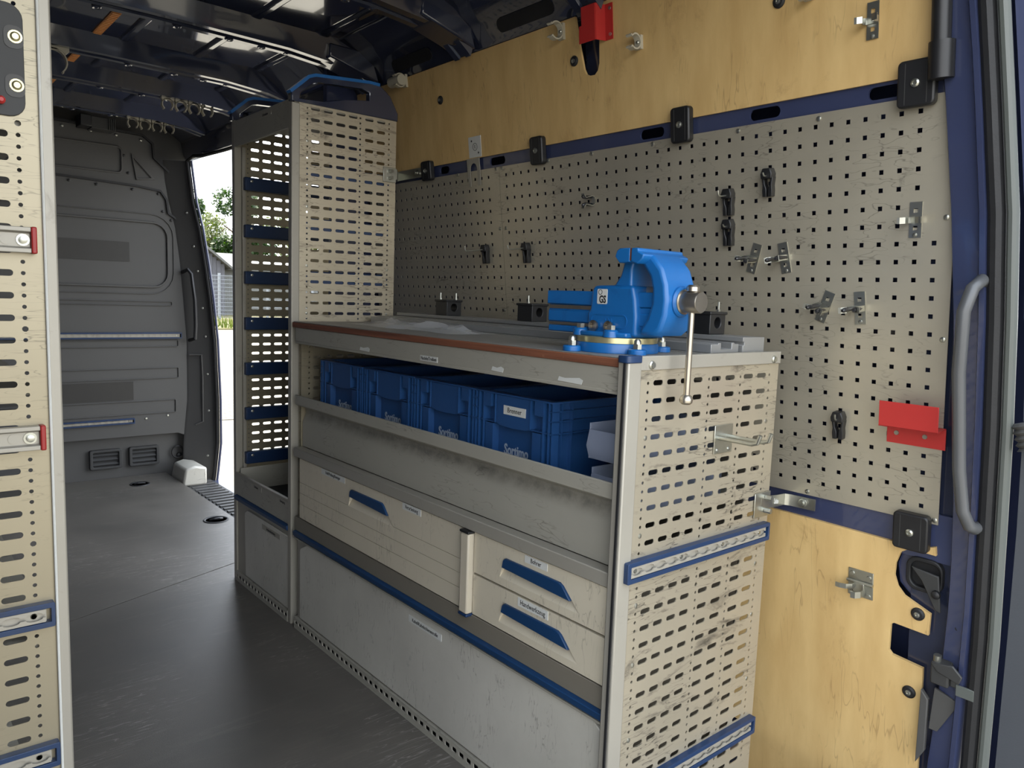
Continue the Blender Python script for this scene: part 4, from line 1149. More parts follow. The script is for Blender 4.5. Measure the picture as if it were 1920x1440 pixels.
dc = MB().prism(rrect(-0.0095, 0.0185, 0.108, 0.139, 0.003, 4), 'x', -0.0469, -0.046)
dc.cm = 1
text_faces(dc, 'GS', 0.021, frame((-0.0471, 0.003, 0.1170), (0, -1, 0), (0, 0, 1), (-1, 0, 0)), 0.0003, 0.75, 0.0006)
dc.ring([(0.010 + 0.0055 * math.cos(t * PI / 8), 0.1325 + 0.0055 * math.sin(t * PI / 8)) for t in range(16)], [(0.010 + 0.0044 * math.cos(t * PI / 8), 0.1325 + 0.0044 * math.sin(t * PI / 8)) for t in range(16)], 'x', -0.0473, -0.0469)
part('decal', dc, ['white', 'ink'], vs_, smooth=0)
pp = MB().ring(rrect(-0.066, 0.034, 0.060, 0.088, 0.013, 6), rrect(-0.064, 0.032, 0.062, 0.086, 0.011, 6), 'x', -0.0474, -0.045)
text_faces(pp, '120', 0.015, frame((-0.0462, -0.014, 0.074), (0, -1, 0), (0, 0, 1), (-1, 0, 0)), 0.0008, 1.0)
part('cast_plate', pp, 'vise', vs_, bevel=0)
for ch in vs_.children:
    if not ch.name.startswith(('base', 'nut', 'swivel_ring')):
        ch.location.z = -VD

# ================================================================== ON THE WORKTOP
def pipe_holder(y, x, z, label, studs=((0.02, 0.0), (-0.02, 0.0))):
    t = thing('pipe_holder', label, 'pipe holder', (x, y, z), 'black pipe holders on the worktop', world=False)
    # hole axis along the bench (y): profile in x,z with a round opening, split top
    m = MB()
    ang = [math.radians(a) for a in range(0, 360, 20)]
    out = []
    for a in ang:
        c, s = math.cos(a), math.sin(a)
        k = min(0.030 / max(abs(c), 1e-6), 0.025 / max(abs(s), 1e-6))
        out.append((k * c, 0.025 + k * s))
    inn = [(0.013 * math.cos(a), 0.027 + 0.013 * math.sin(a)) for a in ang]
    m.ring(out, inn, 'y', -0.033, 0.033)
    part('body', m, 'black_plastic', t, bevel=0.0015)
    part('top_clamp', MB().box(-0.034, 0.034, -0.036, 0.036, 0.046, 0.053), 'black_plastic', t, bevel=0.002)
    for dx, dy in studs:
        part('stud', MB().cyl((dx, dy, 0.05), (dx, dy, 0.076), 0.0027, 8).lathe([(0.005, 0.0535), (0.005, 0.058)], (dx, dy, 0), n=6), 'zinc', t)
    return t
pipe_holder(1.435, -0.150, 1.0965, 'black pipe holder with two studs near the tall unit', ((-0.018, 0.022), (0.012, -0.026)))
pipe_holder(1.005, -0.150, 1.0965, 'black pipe holder behind the vise slide', ((-0.006, 0.012),))
pipe_holder(0.385, -0.150, 1.0965, 'black pipe holder behind the vise handle', ((0.012, -0.024),))

# clear plastic bag: crumpled low sheet
random.seed(11)
bg = MB()
NU, NV = 26, 10
def bagp(i, j, topside):
    u, v = i / (NU - 1), j / (NV - 1)
    edge = min(u, 1 - u) * 6, min(v, 1 - v) * 3
    h = 0.022 * min(1, edge[0]) * min(1, edge[1]) * (0.55 + 0.45 * math.sin(9 * u + 5 * v) * math.cos(13 * v + 3 * u))
    h += random.uniform(0, 0.006) * min(1, edge[0]) * min(1, edge[1])
    y = 1.56 - 0.60 * u + 0.01 * math.sin(20 * v)
    x = -0.47 + 0.16 * v + 0.012 * math.sin(11 * u)
    return (x, y, 1.0612 + (h if topside else 0.0))
bg.loft([[bagp(i, j, True) for j in range(NV)] for i in range(NU)])
solo('plastic_bag', bg, 'bag', 'crumpled clear plastic bag lying flat on the worktop', 'bag', smooth=25)

# ================================================================== WALL FITTINGS (local frame: x right, -y out of the wall, z up)
def rail_block(y, z, w, h, label, rot=0):
    t = thing('clamp_block', label, 'clamp block', mat=wall(y, z, -0.004, rot), group='black clamp blocks along the blue rails')
    part('body', MB().prism(rrect(-w / 2, w / 2, -h / 2, h / 2, 0.010, 5), 'y', -0.022, 0.0), 'black_plastic', t, bevel=0.004)
    for x in (-w * 0.28, w * 0.30):
        part('groove', MB().box(x - 0.0008, x + 0.0008, -0.0226, -0.021, -h / 2 + 0.006, h / 2 - 0.006), 'grey_trim_dark', t)
    part('bolt', MB().lathe([(0.0085, 0), (0.0085, 0.003), (0.005, 0.005), (0.004, 0.002)], (0, -0.022, 0), (0, -1, 0), 14), 'zinc', t)
rail_block(1.773, 1.630, 0.062, 0.072, 'black clamp block nearest the tall shelf unit on the upper blue rail', 0)
rail_block(1.151, 1.631, 0.058, 0.086, 'black clamp block midway along the upper blue rail')
rail_block(0.591, 1.630, 0.060, 0.090, 'black clamp block above the vise on the upper blue rail')
rail_block(0.003, 1.628, 0.074, 0.092, 'black clamp block at the rear pillar end of the upper blue rail')
rail_block(-0.026, 0.680, 0.076, 0.086, 'black clamp block on the lower blue rail by the pillar')

def washer(y, z, label):
    t = thing('panel_fastener', label, 'fastener', mat=wall(y, z, -0.004), group='round black fasteners in the plywood')
    part('washer', MB().lathe([(0.0150, 0), (0.0150, 0.003), (0.011, 0.006)], (0, 0, 0), (0, -1, 0), 20), 'black_rubber', t)
    part('bolt', MB().lathe([(0.0065, 0.005), (0.0065, 0.008), (0.003, 0.009), (0.0028, 0.007)], (0, 0, 0), (0, -1, 0), 12), 'zinc', t)
washer(0.985, 1.865, 'round black fastener left of the slot in the upper plywood')
washer(1.673, 1.868, 'round black fastener in the upper plywood near the tall unit')
washer(0.321, 1.862, 'round black fastener at the top edge of the photo')
washer(-0.044, 0.484, 'round black fastener above the square hole in the lower plywood')
washer(-0.033, 0.285, 'round black fastener below the square hole in the lower plywood')

def wall_pipe_clip(y, z, r, label, pipe=False):
    t = thing('pipe_clip', label, 'pipe clip', mat=wall(y, z, -0.004), group='cream pipe clips on the upper plywood')
    c = -(r + 0.010)
    path = [(c - r * 1.02 * math.cos(math.radians(a)), r * 1.02 * math.sin(math.radians(a))) for a in range(-48 + 90 - 45, 0)] or []
    path = [(c + (r + 0.002) * math.cos(math.radians(a)), (r + 0.002) * math.sin(math.radians(a))) for a in range(-140, 141, 14)]
    path = [(path[0][0] - 0.004, path[0][1] - 0.004)] + path + [(path[-1][0] - 0.004, path[-1][1] + 0.004)]
    m = MB().ribbon(path, 'x', -0.010, 0.010, 0.004)
    m.box(-0.011, 0.011, -0.010, 0.0, -r * 1.05, r * 1.05)
    part('ring', m, 'pipe_clip', t, smooth=40)
    part('screw', MB().lathe([(0.005, 0), (0.003, 0.003)], (0, -0.010, 0), (0, -1, 0), 10), 'zinc', t)
    if pipe:
        part('pipe_stub', MB().cyl((-0.055, c, 0), (0.02, c, 0), r * 0.9, 16), 'pipe_clip', t)
wall_pipe_clip(1.03, 1.955, 0.022, 'large cream pipe clip left of the upper red holder')
wall_pipe_clip(0.735, 1.862, 0.017, 'small cream pipe clip right of the upper red holder')
wall_pipe_clip(0.245, 1.862, 0.017, 'cream pipe clip cut by the top edge of the photo')
wall_pipe_clip(1.89, 1.972, 0.022, 'cream pipe clip with a short pipe above the tall shelf unit', True)

def red_holder_low():
    t = thing('red_holder', 'red folded metal holder screwed to the tool panel by the pillar', 'holder', mat=wall(-0.02, 0.873, -0.0025))
    # local x right: centre at y=-0.02
    x0, x1 = -0.061, 0.062
    part('flange', MB().box(x0, x1, -0.002, 0.0, 0.0, 0.048), 'red', t)
    part('shelf', MB().box(x0, x1, -0.046, 0.0, 0.046, 0.048), 'red', t)
    part('front_plate', MB().box(x0, x1, -0.046, -0.044, 0.046, 0.103), 'red', t, bevel=0.0006)
    for x in (-0.040, 0.020):
        part('screw', MB().lathe([(0.0055, 0), (0.005, 0.002), (0.002, 0.002)], (x, -0.002, 0.024), (0, -1, 0), 12), 'zinc', t)
red_holder_low()
def red_holder_high():
    t = thing('red_holder', 'red folded metal holder over the slot in the upper plywood', 'holder', mat=wall(0.853, 1.893, -0.0045))
    part('flange', MB().box(-0.004, 0.024, -0.002, 0.0, 0.0, 0.095), 'red', t)
    part('side_plate', MB().box(-0.006, -0.004, -0.040, 0.0, 0.0, 0.095), 'red', t)
    part('front_plate', MB().prism([(-0.006, 0.0), (-0.006, 0.095), (-0.058, 0.095), (-0.058, 0.047), (-0.067, 0.046), (-0.069, 0.0)], 'y', -0.042, -0.040), 'red', t)
    for z in (0.014, 0.082):
        part('screw', MB().lathe([(0.005, 0), (0.0045, 0.002), (0.002, 0.002)], (0.014, -0.002, z), (0, -1, 0), 12), 'zinc', t)
red_holder_high()

def tool_clip(y, z, label, rot=0, hook=0.045, up=0.012):
    """black two-legged tool clip with a wire hook standing out of the panel"""
    t = thing('tool_hook', label, 'tool hook', mat=wall(y, z, -0.002), group='black clips with wire hooks on the tool panels')
    b = MB().prism([(-0.012, 0.012), (-0.008, 0.024), (0.008, 0.024), (0.012, 0.012), (0.011, 0.002), (-0.011, 0.002)], 'y', -0.020, 0.0)
    b.v = [(x * 1.25, y * 1.1, z * 1.1) for x, y, z in b.v]
    part('head', b, 'black_plastic', t, bevel=0.002)
    for s in (-1, 1):
        part('leg', MB().prism([(s * 0.015, 0.006), (s * 0.008, 0.006), (s * 0.007, -0.010), (s * 0.0025, -0.022), (s * 0.002, -0.040), (s * 0.012, -0.040), (s * 0.013, -0.026), (s * 0.012, -0.014)], 'y', -0.016, 0.0), 'black_plastic', t, bevel=0.0012)
    part('wire', MB().tube([(0, -0.010, 0.010), (0, -hook * 0.8, 0.008), (0, -hook, 0.009), (0, -hook - 0.003, 0.013), (0, -hook - 0.004, 0.010 + up)], 0.0022, 8), 'zinc', t)
tool_clip(1.455, 1.322, 'black clip with long wire hook on the panel near the tall unit', hook=0.095, up=0.016)
tool_clip(1.235, 1.322, 'black clip with long wire hook just right of the panel joint', hook=0.085, up=0.012)
tool_clip(0.452, 1.432, 'black clip with short hook left of the highest black clip', hook=0.05)
tool_clip(0.340, 1.470, 'highest black clip on the wide tool panel', hook=0.03, up=0.006)
tool_clip(0.452, 1.357, 'black clip right above the vise jaw', hook=0.03, up=0.004)
tool_clip(0.150, 0.902, 'black clip with bent hook left of the lower red holder', hook=0.025)

def spring_clip(y, z, label, rot=0, plate=True, scale=1.0, off=-0.002, depth=0.035, sleeve=False):
    t = thing('spring_clip', label, 'tool clip', mat=wall(y, z, off) @ Matrix.Rotation(math.radians(rot), 4, 'Y'), group='metal spring clips on the wall')
    if plate:
        m = MB()
        w, h = 0.0125, 0.037
        zs_ = [-h, -0.027, -0.015, 0.012, 0.024, h]
        cell(m, -w, w, -h, -0.024, 0.0018, y=-0.002)
        cell(m, -w, w, -0.024, -0.010, 0.0018, sq_pts(0, -0.017, 0.009), y=-0.002)
        cell(m, -w, w, -0.010, 0.012, 0.0018, y=-0.002)
        cell(m, -w, w, 0.012, 0.026, 0.0018, sq_pts(0, 0.019, 0.009), y=-0.002)
        cell(m, -w, w, 0.026, h, 0.0018, y=-0.002)
        edges(m, -w, w, -h, h, 0.0018, y=-0.002)
        part('plate', m, 'zinc', t, smooth=0)
        part('rivet', MB().lathe([(0.005, 0), (0.004, 0.002), (0.001, 0.003)], (0, -0.002, -0.031), (0, -1, 0), 12), 'zinc', t)
    k = scale
    d = depth
    right = [(0.004 * k, -0.004), (0.013 * k, -0.006), (0.0155 * k, -0.014), (0.012 * k, -d * 0.68), (0.010 * k, -d * 0.8), (0.019 * k, -d * 0.95), (0.024 * k, -d * 0.98)]
    for s in (-1, 1):
        m = MB().ribbon([(s * a, b) for a, b in right], 'z', -0.0065, 0.0065, 0.0014)
        part('arm', m, 'zinc', t, smooth=40)
    part('base', MB().box(-0.010 * k, 0.010 * k, -0.0055, -0.002, -0.0065, 0.0065), 'zinc', t)
    if sleeve:
        for s in (-1, 1):
            part('sleeve', MB().tube([(s * 0.011, -0.012, 0), (s * 0.010, -d * 0.75, 0.001), (s * 0.012, -d * 0.98, 0.0), (s * 0.013, -d * 1.05, 0.0)], [0.0042, 0.0055, 0.0055, 0.003], 8), 'black_gloss', t)
spring_clip(0.102, 1.770, 'metal spring clip on a dark plate high on the upper plywood', off=-0.006)
spring_clip(0.000, 1.358, 'metal spring clip upright at the right edge of the tool panel')
spring_clip(0.383, 1.284, 'left of the two tilted metal spring clips beside the vise', rot=16, depth=0.06, scale=0.8, sleeve=True)
spring_clip(0.300, 1.284, 'right of the two tilted metal spring clips beside the vise', rot=-10, depth=0.06, scale=0.8, sleeve=True)
spring_clip(0.195, 1.170, 'tilted metal spring clip lower left of a second upright clip', rot=20, depth=0.06, sleeve=True)
spring_clip(0.112, 1.170, 'upright metal spring clip with dark grips below the panel middle', rot=-4, depth=0.055, sleeve=True)
spring_clip(0.925, 1.462, 'small metal double clip alone on the panel left of the vise', rot=92, plate=False, scale=0.9, depth=0.05, sleeve=True)

# hasp latch on the lower plywood
t = thing('hasp_latch', 'zinc hasp latch with curved levers on the lower plywood', 'latch', mat=wall(0.088, 0.515, -0.004))
part('plate', MB().box(-0.030, 0.030, -0.003, 0, -0.034, 0.034), 'zinc', t, bevel=0.001)
part('hinge', MB().cyl((-0.031, -0.006, 0.004), (0.031, -0.006, 0.004), 0.004, 10), 'zinc', t)
for x, z in ((-0.020, 0.022), (0.020, 0.020), (-0.020, -0.026), (0.020, -0.027)):
    part('screw', MB().lathe([(0.006, 0), (0.005, 0.003), (0.002, 0.003)], (x, -0.003, z), (0, -1, 0), 12), 'zinc', t)
part('lever', MB().ribbon([(-0.010, -0.004), (-0.012, -0.020), (-0.022, -0.030), (-0.036, -0.034), (-0.046, -0.034)], 'z', -0.010, 0.002, 0.002), 'zinc', t, smooth=40)
part('lever', MB().ribbon([(0.012, -0.004), (0.010, -0.024), (0.002, -0.034), (-0.008, -0.036)], 'z', -0.026, -0.010, 0.002), 'zinc', t, smooth=40)
part('tongue', MB().box(-0.014, 0.012, -0.012, -0.003, -0.020, 0.004), 'zinc', t, bevel=0.001)

# card and fork plate on the upper rail
t = thing('marked_card', 'white card with a round printed mark at the plywood bottom edge', 'card', mat=wall(1.485, 1.684, -0.0045))
cm_ = MB().box(-0.036, 0.034, -0.0015, 0, -0.036, 0.034); cm_.cm = 1
cm_.ring([(0.013 * math.cos(a * PI / 10), -0.001 + 0.013 * math.sin(a * PI / 10)) for a in range(20)], [(0.0115 * math.cos(a * PI / 10), -0.001 + 0.0115 * math.sin(a * PI / 10)) for a in range(20)], 'y', -0.0019, -0.0015)
text_faces(cm_, 'E', 0.015, frame((0, -0.0016, -0.001), (1, 0, 0), (0, 0, 1), (0, -1, 0)), 0.0003)
for x, z in ((-0.018, 0.020), (0.018, -0.022)):
    cm_.cyl((x, -0.0015, z), (x, -0.002, z), 0.0035, 10)
part('card_face', cm_, ['white', 'ink'], t, smooth=0)
fk = MB()
n = 9
arch_in = [(-0.020, -0.060)] + [(-0.020 * math.cos(PI * k / n), -0.004 + 0.022 * math.sin(PI * k / n)) for k in range(n + 1)] + [(0.020, -0.060)]
fk.prism([(-0.034, -0.060), (-0.038, 0.034), (0.034, 0.034), (0.036, -0.060)] + list(reversed(arch_in)), 'y', -0.0022, 0)
solo('fork_plate', fk, 'alu_frame', 'small metal fork plate with an arched cut-out hanging on the upper rail', 'bracket', mat=wall(1.50, 1.612, -0.004), smooth=0)

# stay brackets tying the units to the wall
def strap3d(path, hh, th=0.003):
    m = MB()
    L, R = [], []
    for i, p in enumerate(path):
        q0, q1 = Vector(path[max(i - 1, 0)]), Vector(path[min(i + 1, len(path) - 1)])
        d = (q1 - q0); d.z = 0; d.normalize()
        nrm = Vector((-d.y, d.x, 0)) * (th / 2)
        L.append(Vector(p) + nrm); R.append(Vector(p) - nrm)
    dz = Vector((0, 0, hh))
    m.loft([[l - dz, l + dz, r_ + dz, r_ - dz] for l, r_ in zip(L, R)], close=True)
    n4 = len(path) * 4
    m.f.append([0, 1, 2, 3]); m.m.append(0)
    m.f.append([n4 - 4, n4 - 3, n4 - 2, n4 - 1]); m.m.append(0)
    return m
def stay(label, plate, path, hh, bolts, wbolt):
    x0, x1, z0, z1, py = plate
    t = thing('stay_bracket', label, 'bracket', ((x0 + x1) / 2, py, z0))
    part('strap', strap3d(path, hh), 'zinc', t, smooth=40)
    part('plate', MB().box(x0, x1, py - 0.005, py - 0.002, z0, z1), 'zinc', t, bevel=0.001)
    for x, z in bolts:
        part('bolt', MB().cyl((x, py - 0.005, z), (x + 0.002, py - 0.020, z), 0.0065, 10), 'zinc', t)
    part('bolt', MB().lathe([(0.011, 0), (0.011, 0.004), (0.0075, 0.005), (0.0075, 0.013)], wbolt, (-1, 0, 0), 12), 'zinc', t)
    return t
t = stay('zinc stay bracket with stamped lettering from bench end panel to lower rail', (-0.136, -0.072, 0.680, 0.738, NY), [(-0.110, NY - 0.004, 0.711), (-0.070, NY - 0.004, 0.711), (0.010, 0.258, 0.695), (0.086, 0.283, 0.682), (0.096, 0.272, 0.681), (0.0965, 0.205, 0.682)], 0.0145,
         ((-0.092, 0.724), (-0.092, 0.694)), (0.093, 0.236, 0.682))
tx = MB()
_d = Vector((0.080, 0.0275, -0.016)).normalized()
_nn = Vector((_d.y, -_d.x, 0)).normalized()
text_faces(tx, 'Sortimo', 0.020, frame(Vector((-0.018, 0.2485, 0.7005)) + _nn * 0.0035, _d, (0, 0, 1), _nn), 0.0004, 0.75)
part('stamped_name', tx, 'white', t, smooth=0)
stay('zinc stay bracket from the tall unit to the upper rail', (-0.239, -0.187, 1.560, 1.612, TY), [(-0.21, TY - 0.004, 1.590), (-0.184, TY - 0.004, 1.590), (-0.10, 1.86, 1.605), (-0.030, 1.985, 1.624), (-0.020, 1.975, 1.628), (-0.020, 1.815, 1.628)], 0.018,
     ((-0.213, 1.598), (-0.213, 1.574)), (-0.024, 1.845, 1.628))

# double hook on the perforated bench end
t = thing('double_hook', 'zinc double hook on a square plate on the perforated bench end', 'hook', (-0.276, NY - 0.002, 0.88))
part('plate', MB().box(-0.309, -0.243, NY - 0.004, NY - 0.001, 0.849, 0.911), 'zinc', t, bevel=0.001)
part('cross_bar', MB().box(-0.309, -0.245, NY - 0.007, NY - 0.004, 0.876, 0.884), 'zinc', t)
for x in (-0.297, -0.256):
    part('prong', MB().tube([(x, NY - 0.004, 0.884), (x, NY - 0.085, 0.884), (x, NY - 0.098, 0.888), (x, NY - 0.104, 0.905)], 0.0045, 10), 'zinc', t)
    part('rivet', MB().lathe([(0.005, 0), (0.004, 0.002), (0.001, 0.003)], (x, NY - 0.004, 0.857), (0, -1, 0), 10), 'zinc', t)

# grab handle, door stay recess and latch on the rear pillar
solo('grab_rail', MB().tube([(0.024, -0.145, 1.222), (-0.004, -0.146, 1.232), (-0.030, -0.140, 1.215), (-0.040, -0.132, 1.17), (-0.022, -0.128, 1.05), (0.010, -0.136, 0.85), (0.022, -0.146, 0.765), (0.030, -0.158, 0.735), (0.046, -0.164, 0.728), (0.078, -0.162, 0.73)], 0.0125, 14), 'grab_grey',
     'long grey grab handle upright on the blue rear pillar', 'grab handle', smooth=50)
t = thing('door_stay', 'black rubber door stay in the recess beside the rear pillar', 'door stay', mat=wall(-0.03, 0.568, 0.0))
rec = [wl(y + 0.03, z + 1.007) for y, z in ((-0.10, 0.648), (-0.02, 0.633), (0.002, 0.618), (0.012, 0.585), (0.006, 0.54), (-0.02, 0.515), (-0.10, 0.485))]
part('recess_back', MB().prism(rec, 'y', 0.016, 0.018), 'navy_side', t)
part('rubber_cup', MB().ring(rrect(-0.018, 0.06, -0.030, 0.050, 0.025, 6), rrect(-0.008, 0.055, -0.020, 0.040, 0.018, 6), 'y', -0.002, 0.014), 'black_rubber', t, bevel=0.003)
part('cup_back', MB().prism(rrect(-0.010, 0.057, -0.022, 0.042, 0.018, 6), 'y', 0.010, 0.014), 'black_rubber', t)
part('arm_plate', MB().prism([(-0.004, 0.028), (0.055, 0.020), (0.062, -0.065), (0.050, -0.060), (0.02, 0.0)], 'y', -0.010, -0.004), 'grey_trim_dark', t, bevel=0.002)
part('bolt', MB().lathe([(0.010, 0), (0.009, 0.006), (0.004, 0.009)], (0.052, -0.010, -0.022), (0, -1, 0), 12), 'black_plastic', t)
t = thing('door_latch', 'dark metal door catch with a pale tongue low on the rear pillar', 'latch', mat=wall(-0.118, 0.385, -0.028))
part('body', MB().box(-0.026, 0.012, -0.022, 0.01, -0.030, 0.022).box(0.012, 0.030, -0.016, 0.01, -0.026, 0.010), 'grey_trim_dark', t, bevel=0.004)
part('cheek', MB().prism([(-0.024, 0.020), (0.020, 0.030), (0.040, 0.010), (0.034, -0.008), (-0.010, 0.004)], 'y', -0.026, -0.020), 'grey_trim_dark', t, bevel=0.002)
part('pin', MB().cyl((-0.016, -0.010, 0.020), (-0.016, -0.010, 0.036), 0.008, 12), 'zinc', t)
part('tongue', MB().box(0.026, 0.062, -0.018, -0.014, -0.040, -0.014), 'seal_grey', t, bevel=0.001)
t = thing('pillar_gusset', 'dark triangular gusset plate below the door catch', 'plate', mat=wall(-0.118, 0.30, -0.024))
part('sheet', MB().prism([(-0.022, 0.035), (0.030, 0.018), (-0.012, -0.070), (-0.030, -0.070)], 'y', -0.006, 0.0), 'grey_trim', t, bevel=0.001)
part('ribbed_edge', MB().prism([(-0.050, 0.02), (-0.034, 0.0), (-0.036, -0.13), (-0.055, -0.17)], 'y', -0.008, 0.004), 'grey_trim', t, bevel=0.002)
t = thing('hinge_cover', 'black plastic column cover running up from the top clamp block', 'cover', mat=wall(-0.037, 1.75, -0.031))
part('upper_tube', MB().tube([(0.008, 0.0, -0.10), (0.004, 0.0, 0.10), (0.0, 0.0, 0.30)], 0.018, 12), 'black_plastic', t)
part('lower_sleeve', MB().tube([(0.010, 0.0, -0.125), (0.009, 0.0, -0.055)], 0.024, 12), 'black_plastic', t)

# ================================================================== BULKHEAD FITTINGS
lash_rail('lashing_rail', -1.35, -0.189, 0.840, 0.878, 4.1985, None, 'long metal lashing rail across the middle of the dark bulkhead', 'lashing rail', 'lashing rails on the bulkhead', n=34, cap='blue_dark')
lash_rail('lashing_rail', -1.35, -0.466, 0.332, 0.366, 4.1985, None, 'shorter metal lashing rail low on the dark bulkhead', 'lashing rail', 'lashing rails on the bulkhead', n=26, cap='blue_dark')
for x0, x1, l in ((-0.705, -0.530, 'black louvred vent left of the other at the bulkhead foot'), (-0.491, -0.319, 'black louvred vent nearer the tie ring at the bulkhead foot')):
    t = thing('air_vent', l, 'vent', ((x0 + x1) / 2, 4.255, 0.066), 'vents at the bulkhead foot')
    part('frame', MB().ring(rrect(x0, x1, 0.062, 0.180, 0.012, 5), rrect(x0 + 0.018, x1 - 0.018, 0.078, 0.164, 0.006, 5), 'y', 4.228, 4.255), 'grey_trim_dark', t, bevel=0.004)
    part('backing', MB().box(x0 + 0.01, x1 - 0.01, 4.246, 4.254, 0.07, 0.172), 'black_rubber', t)
    for k in range(3):
        z = 0.086 + k * 0.028
        part('louvre', MB().prism([(4.236, z), (4.232, z + 0.003), (4.250, z + 0.022), (4.254, z + 0.019)], 'x', x0 + 0.019, x1 - 0.019), 'grey_trim_dark', t)
t = thing('tie_ring', 'black tie-down ring on the bulkhead beside the vents', 'ring', (-0.21, 4.252, 0.10))
part('ring', MB().tube([(-0.21 + 0.034 * math.cos(a * PI / 10), 4.235, 0.125 + 0.036 * math.sin(a * PI / 10)) for a in range(21)], 0.005, 8), 'black_plastic', t)
part('mount', MB().lathe([(0.018, 0), (0.016, 0.012), (0.006, 0.016)], (-0.195, 4.254, 0.10), (0, -1, 0), 14), 'black_plastic', t)
t = thing('roof_latch_box', 'small dark box fixed under the roof above the bulkhead', 'box', (-0.66, 4.08, 1.98))
part('box', MB().box(-0.745, -0.69, 4.02, 4.14, 2.00, 2.06), 'black_plastic', t, bevel=0.004)
part('cover', MB().box(-0.69, -0.57, 4.03, 4.14, 1.995, 2.058), 'grey_trim_dark', t, bevel=0.003)
for k in range(4):
    part('fin', MB().box(-0.605 + k * 0.009, -0.601 + k * 0.009, 4.02, 4.03, 1.995, 2.055), 'grey_trim_dark', t)

# recessed lashing pots in the floor
def floor_pot(x, y, r, label):
    t = thing('lashing_pot', label, 'floor ring', (x, y, 0.0), 'lashing pots in the floor')
    part('rim', MB().lathe([(r * 0.78, 0.0015), (r * 0.86, 0.005), (r * 0.95, 0.005), (r, 0.001)], (x, y, 0), n=28), 'black_rubber', t)
    part('bowl', MB().lathe([(0.001, 0.002), (r * 0.78, 0.002)], (x, y, 0), n=28), 'black_plastic', t)
    part('eye', MB().tube([(x - r * 0.5, y, 0.004), (x - r * 0.2, y - r * 0.2, 0.010), (x + r * 0.2, y - r * 0.2, 0.010), (x + r * 0.5, y, 0.004)], 0.006, 8), 'black_plastic', t)
floor_pot(-0.373, 3.08, 0.062, 'recessed black lashing ring in the floor by the side door')
floor_pot(-0.49, 4.014, 0.055, 'recessed black lashing ring in the floor before the bulkhead')

# pipe clips under the roof ribs: open downwards
def roof_clip(x, y, z, r, label, group):
    t = thing('roof_pipe_clip', label, 'pipe clip', (x, y, z), group, world=False)
    path = [((r + 0.002) * math.sin(math.radians(a)), -(r + 0.012) + (r + 0.002) * math.cos(math.radians(a))) for a in range(-142, 143, 14)]
    path = [(path[0][0] - 0.003, path[0][1] - 0.004)] + path + [(path[-1][0] + 0.003, path[-1][1] - 0.004)]
    m = MB().ribbon(path, 'y', -0.012, 0.012, 0.005)
    part('ring', m, 'pipe_clip', t, smooth=40)
    part('foot', MB().prism([(-r * 1.22, 0), (r * 1.22, 0), (r * 1.22, -0.014), (r * 0.95, -0.026), (r * 0.55, -0.013), (-r * 0.55, -0.013), (-r * 0.95, -0.026), (-r * 1.22, -0.014)], 'y', -0.012, 0.012), 'pipe_clip', t)
ords = ('first', 'second', 'third', 'fourth')
for k in range(4):
    roof_clip(-0.515 + k * 0.0627, 3.345 - 0.06, 2.062, 0.0235, '%s from the left in the nearer row of grey pipe clips under the roof' % ords[k], 'nearer row of roof pipe clips')
    roof_clip(-0.518 + k * 0.0622, 3.895, 2.062, 0.0235, '%s from the left in the farther row of grey pipe clips under the roof' % ords[k], 'farther row of roof pipe clips')
roof_clip(-1.075, 2.79, 2.062, 0.045, 'large grey pipe clip under the roof partly hidden by the left shelf unit', 'large roof pipe clip')

# ochre ribbed strips modelled in place of an orange reflection on the roof skin
def ochre_strip(y0, y1, label):
    t = thing('reflection_strip', label, 'strip', (-0.937, (y0 + y1) / 2, 2.117), 'ochre reflection strips on the roof')
    part('base', MB().box(-0.953, -0.922, y0, y1, 2.121, 2.1245), 'ochre', t)
    n = int((y1 - y0) / 0.02)
    m = MB()
    for k in range(n):
        y = y0 + (k + 0.2) * (y1 - y0) / n
        m.box(-0.951, -0.924, y, y + 0.010, 2.117, 2.121)
    part('ridges', m, 'ochre', t)
ochre_strip(2.40, 2.71, 'ochre ribbed strip shaped as a roof reflection, longest of the row')
ochre_strip(3.08, 3.21, 'ochre ribbed strip shaped as a roof reflection, middle of the row')
ochre_strip(3.57, 3.72, 'short ochre ribbed strip shaped as a roof reflection beside the left shelf edge')

# ================================================================== OUTSIDE THE SIDE DOOR
# wire mesh fence
def fpos(u):   # point along the fence line
    return Vector((12.6 + u, 40.0 - 0.10 * u, GZ + 0.06))
fe = thing('wire_fence', 'grey wire mesh fence along the grass verge', 'fence', (16, 40.0, GZ + 0.06))
for k in range(9):
    p = fpos(-5.0 + k * 2.5)
    part('post', MB().box(p.x - 0.06, p.x + 0.06, p.y - 0.04, p.y + 0.04, p.z - 0.05, p.z + 2.42), 'fence_metal', fe)
    if k < 8:
        w = MB()
        for j in range(12):
            a, b = fpos(-5.0 + k * 2.5), fpos(-2.5 + k * 2.5)
            z = 0.08 + j * 0.2
            w.cyl((a.x, a.y - 0.05, a.z + z), (b.x, b.y - 0.05, b.z + z), 0.011, 5)
        for j in range(50):
            a = fpos(-5.0 + k * 2.5 + j * 0.05)
            w.cyl((a.x, a.y - 0.05, a.z + 0.05), (a.x, a.y - 0.05, a.z + 2.35), 0.0035, 4)
        part('wire_mat', w, 'fence_metal', fe, kind='stuff', smooth=0)
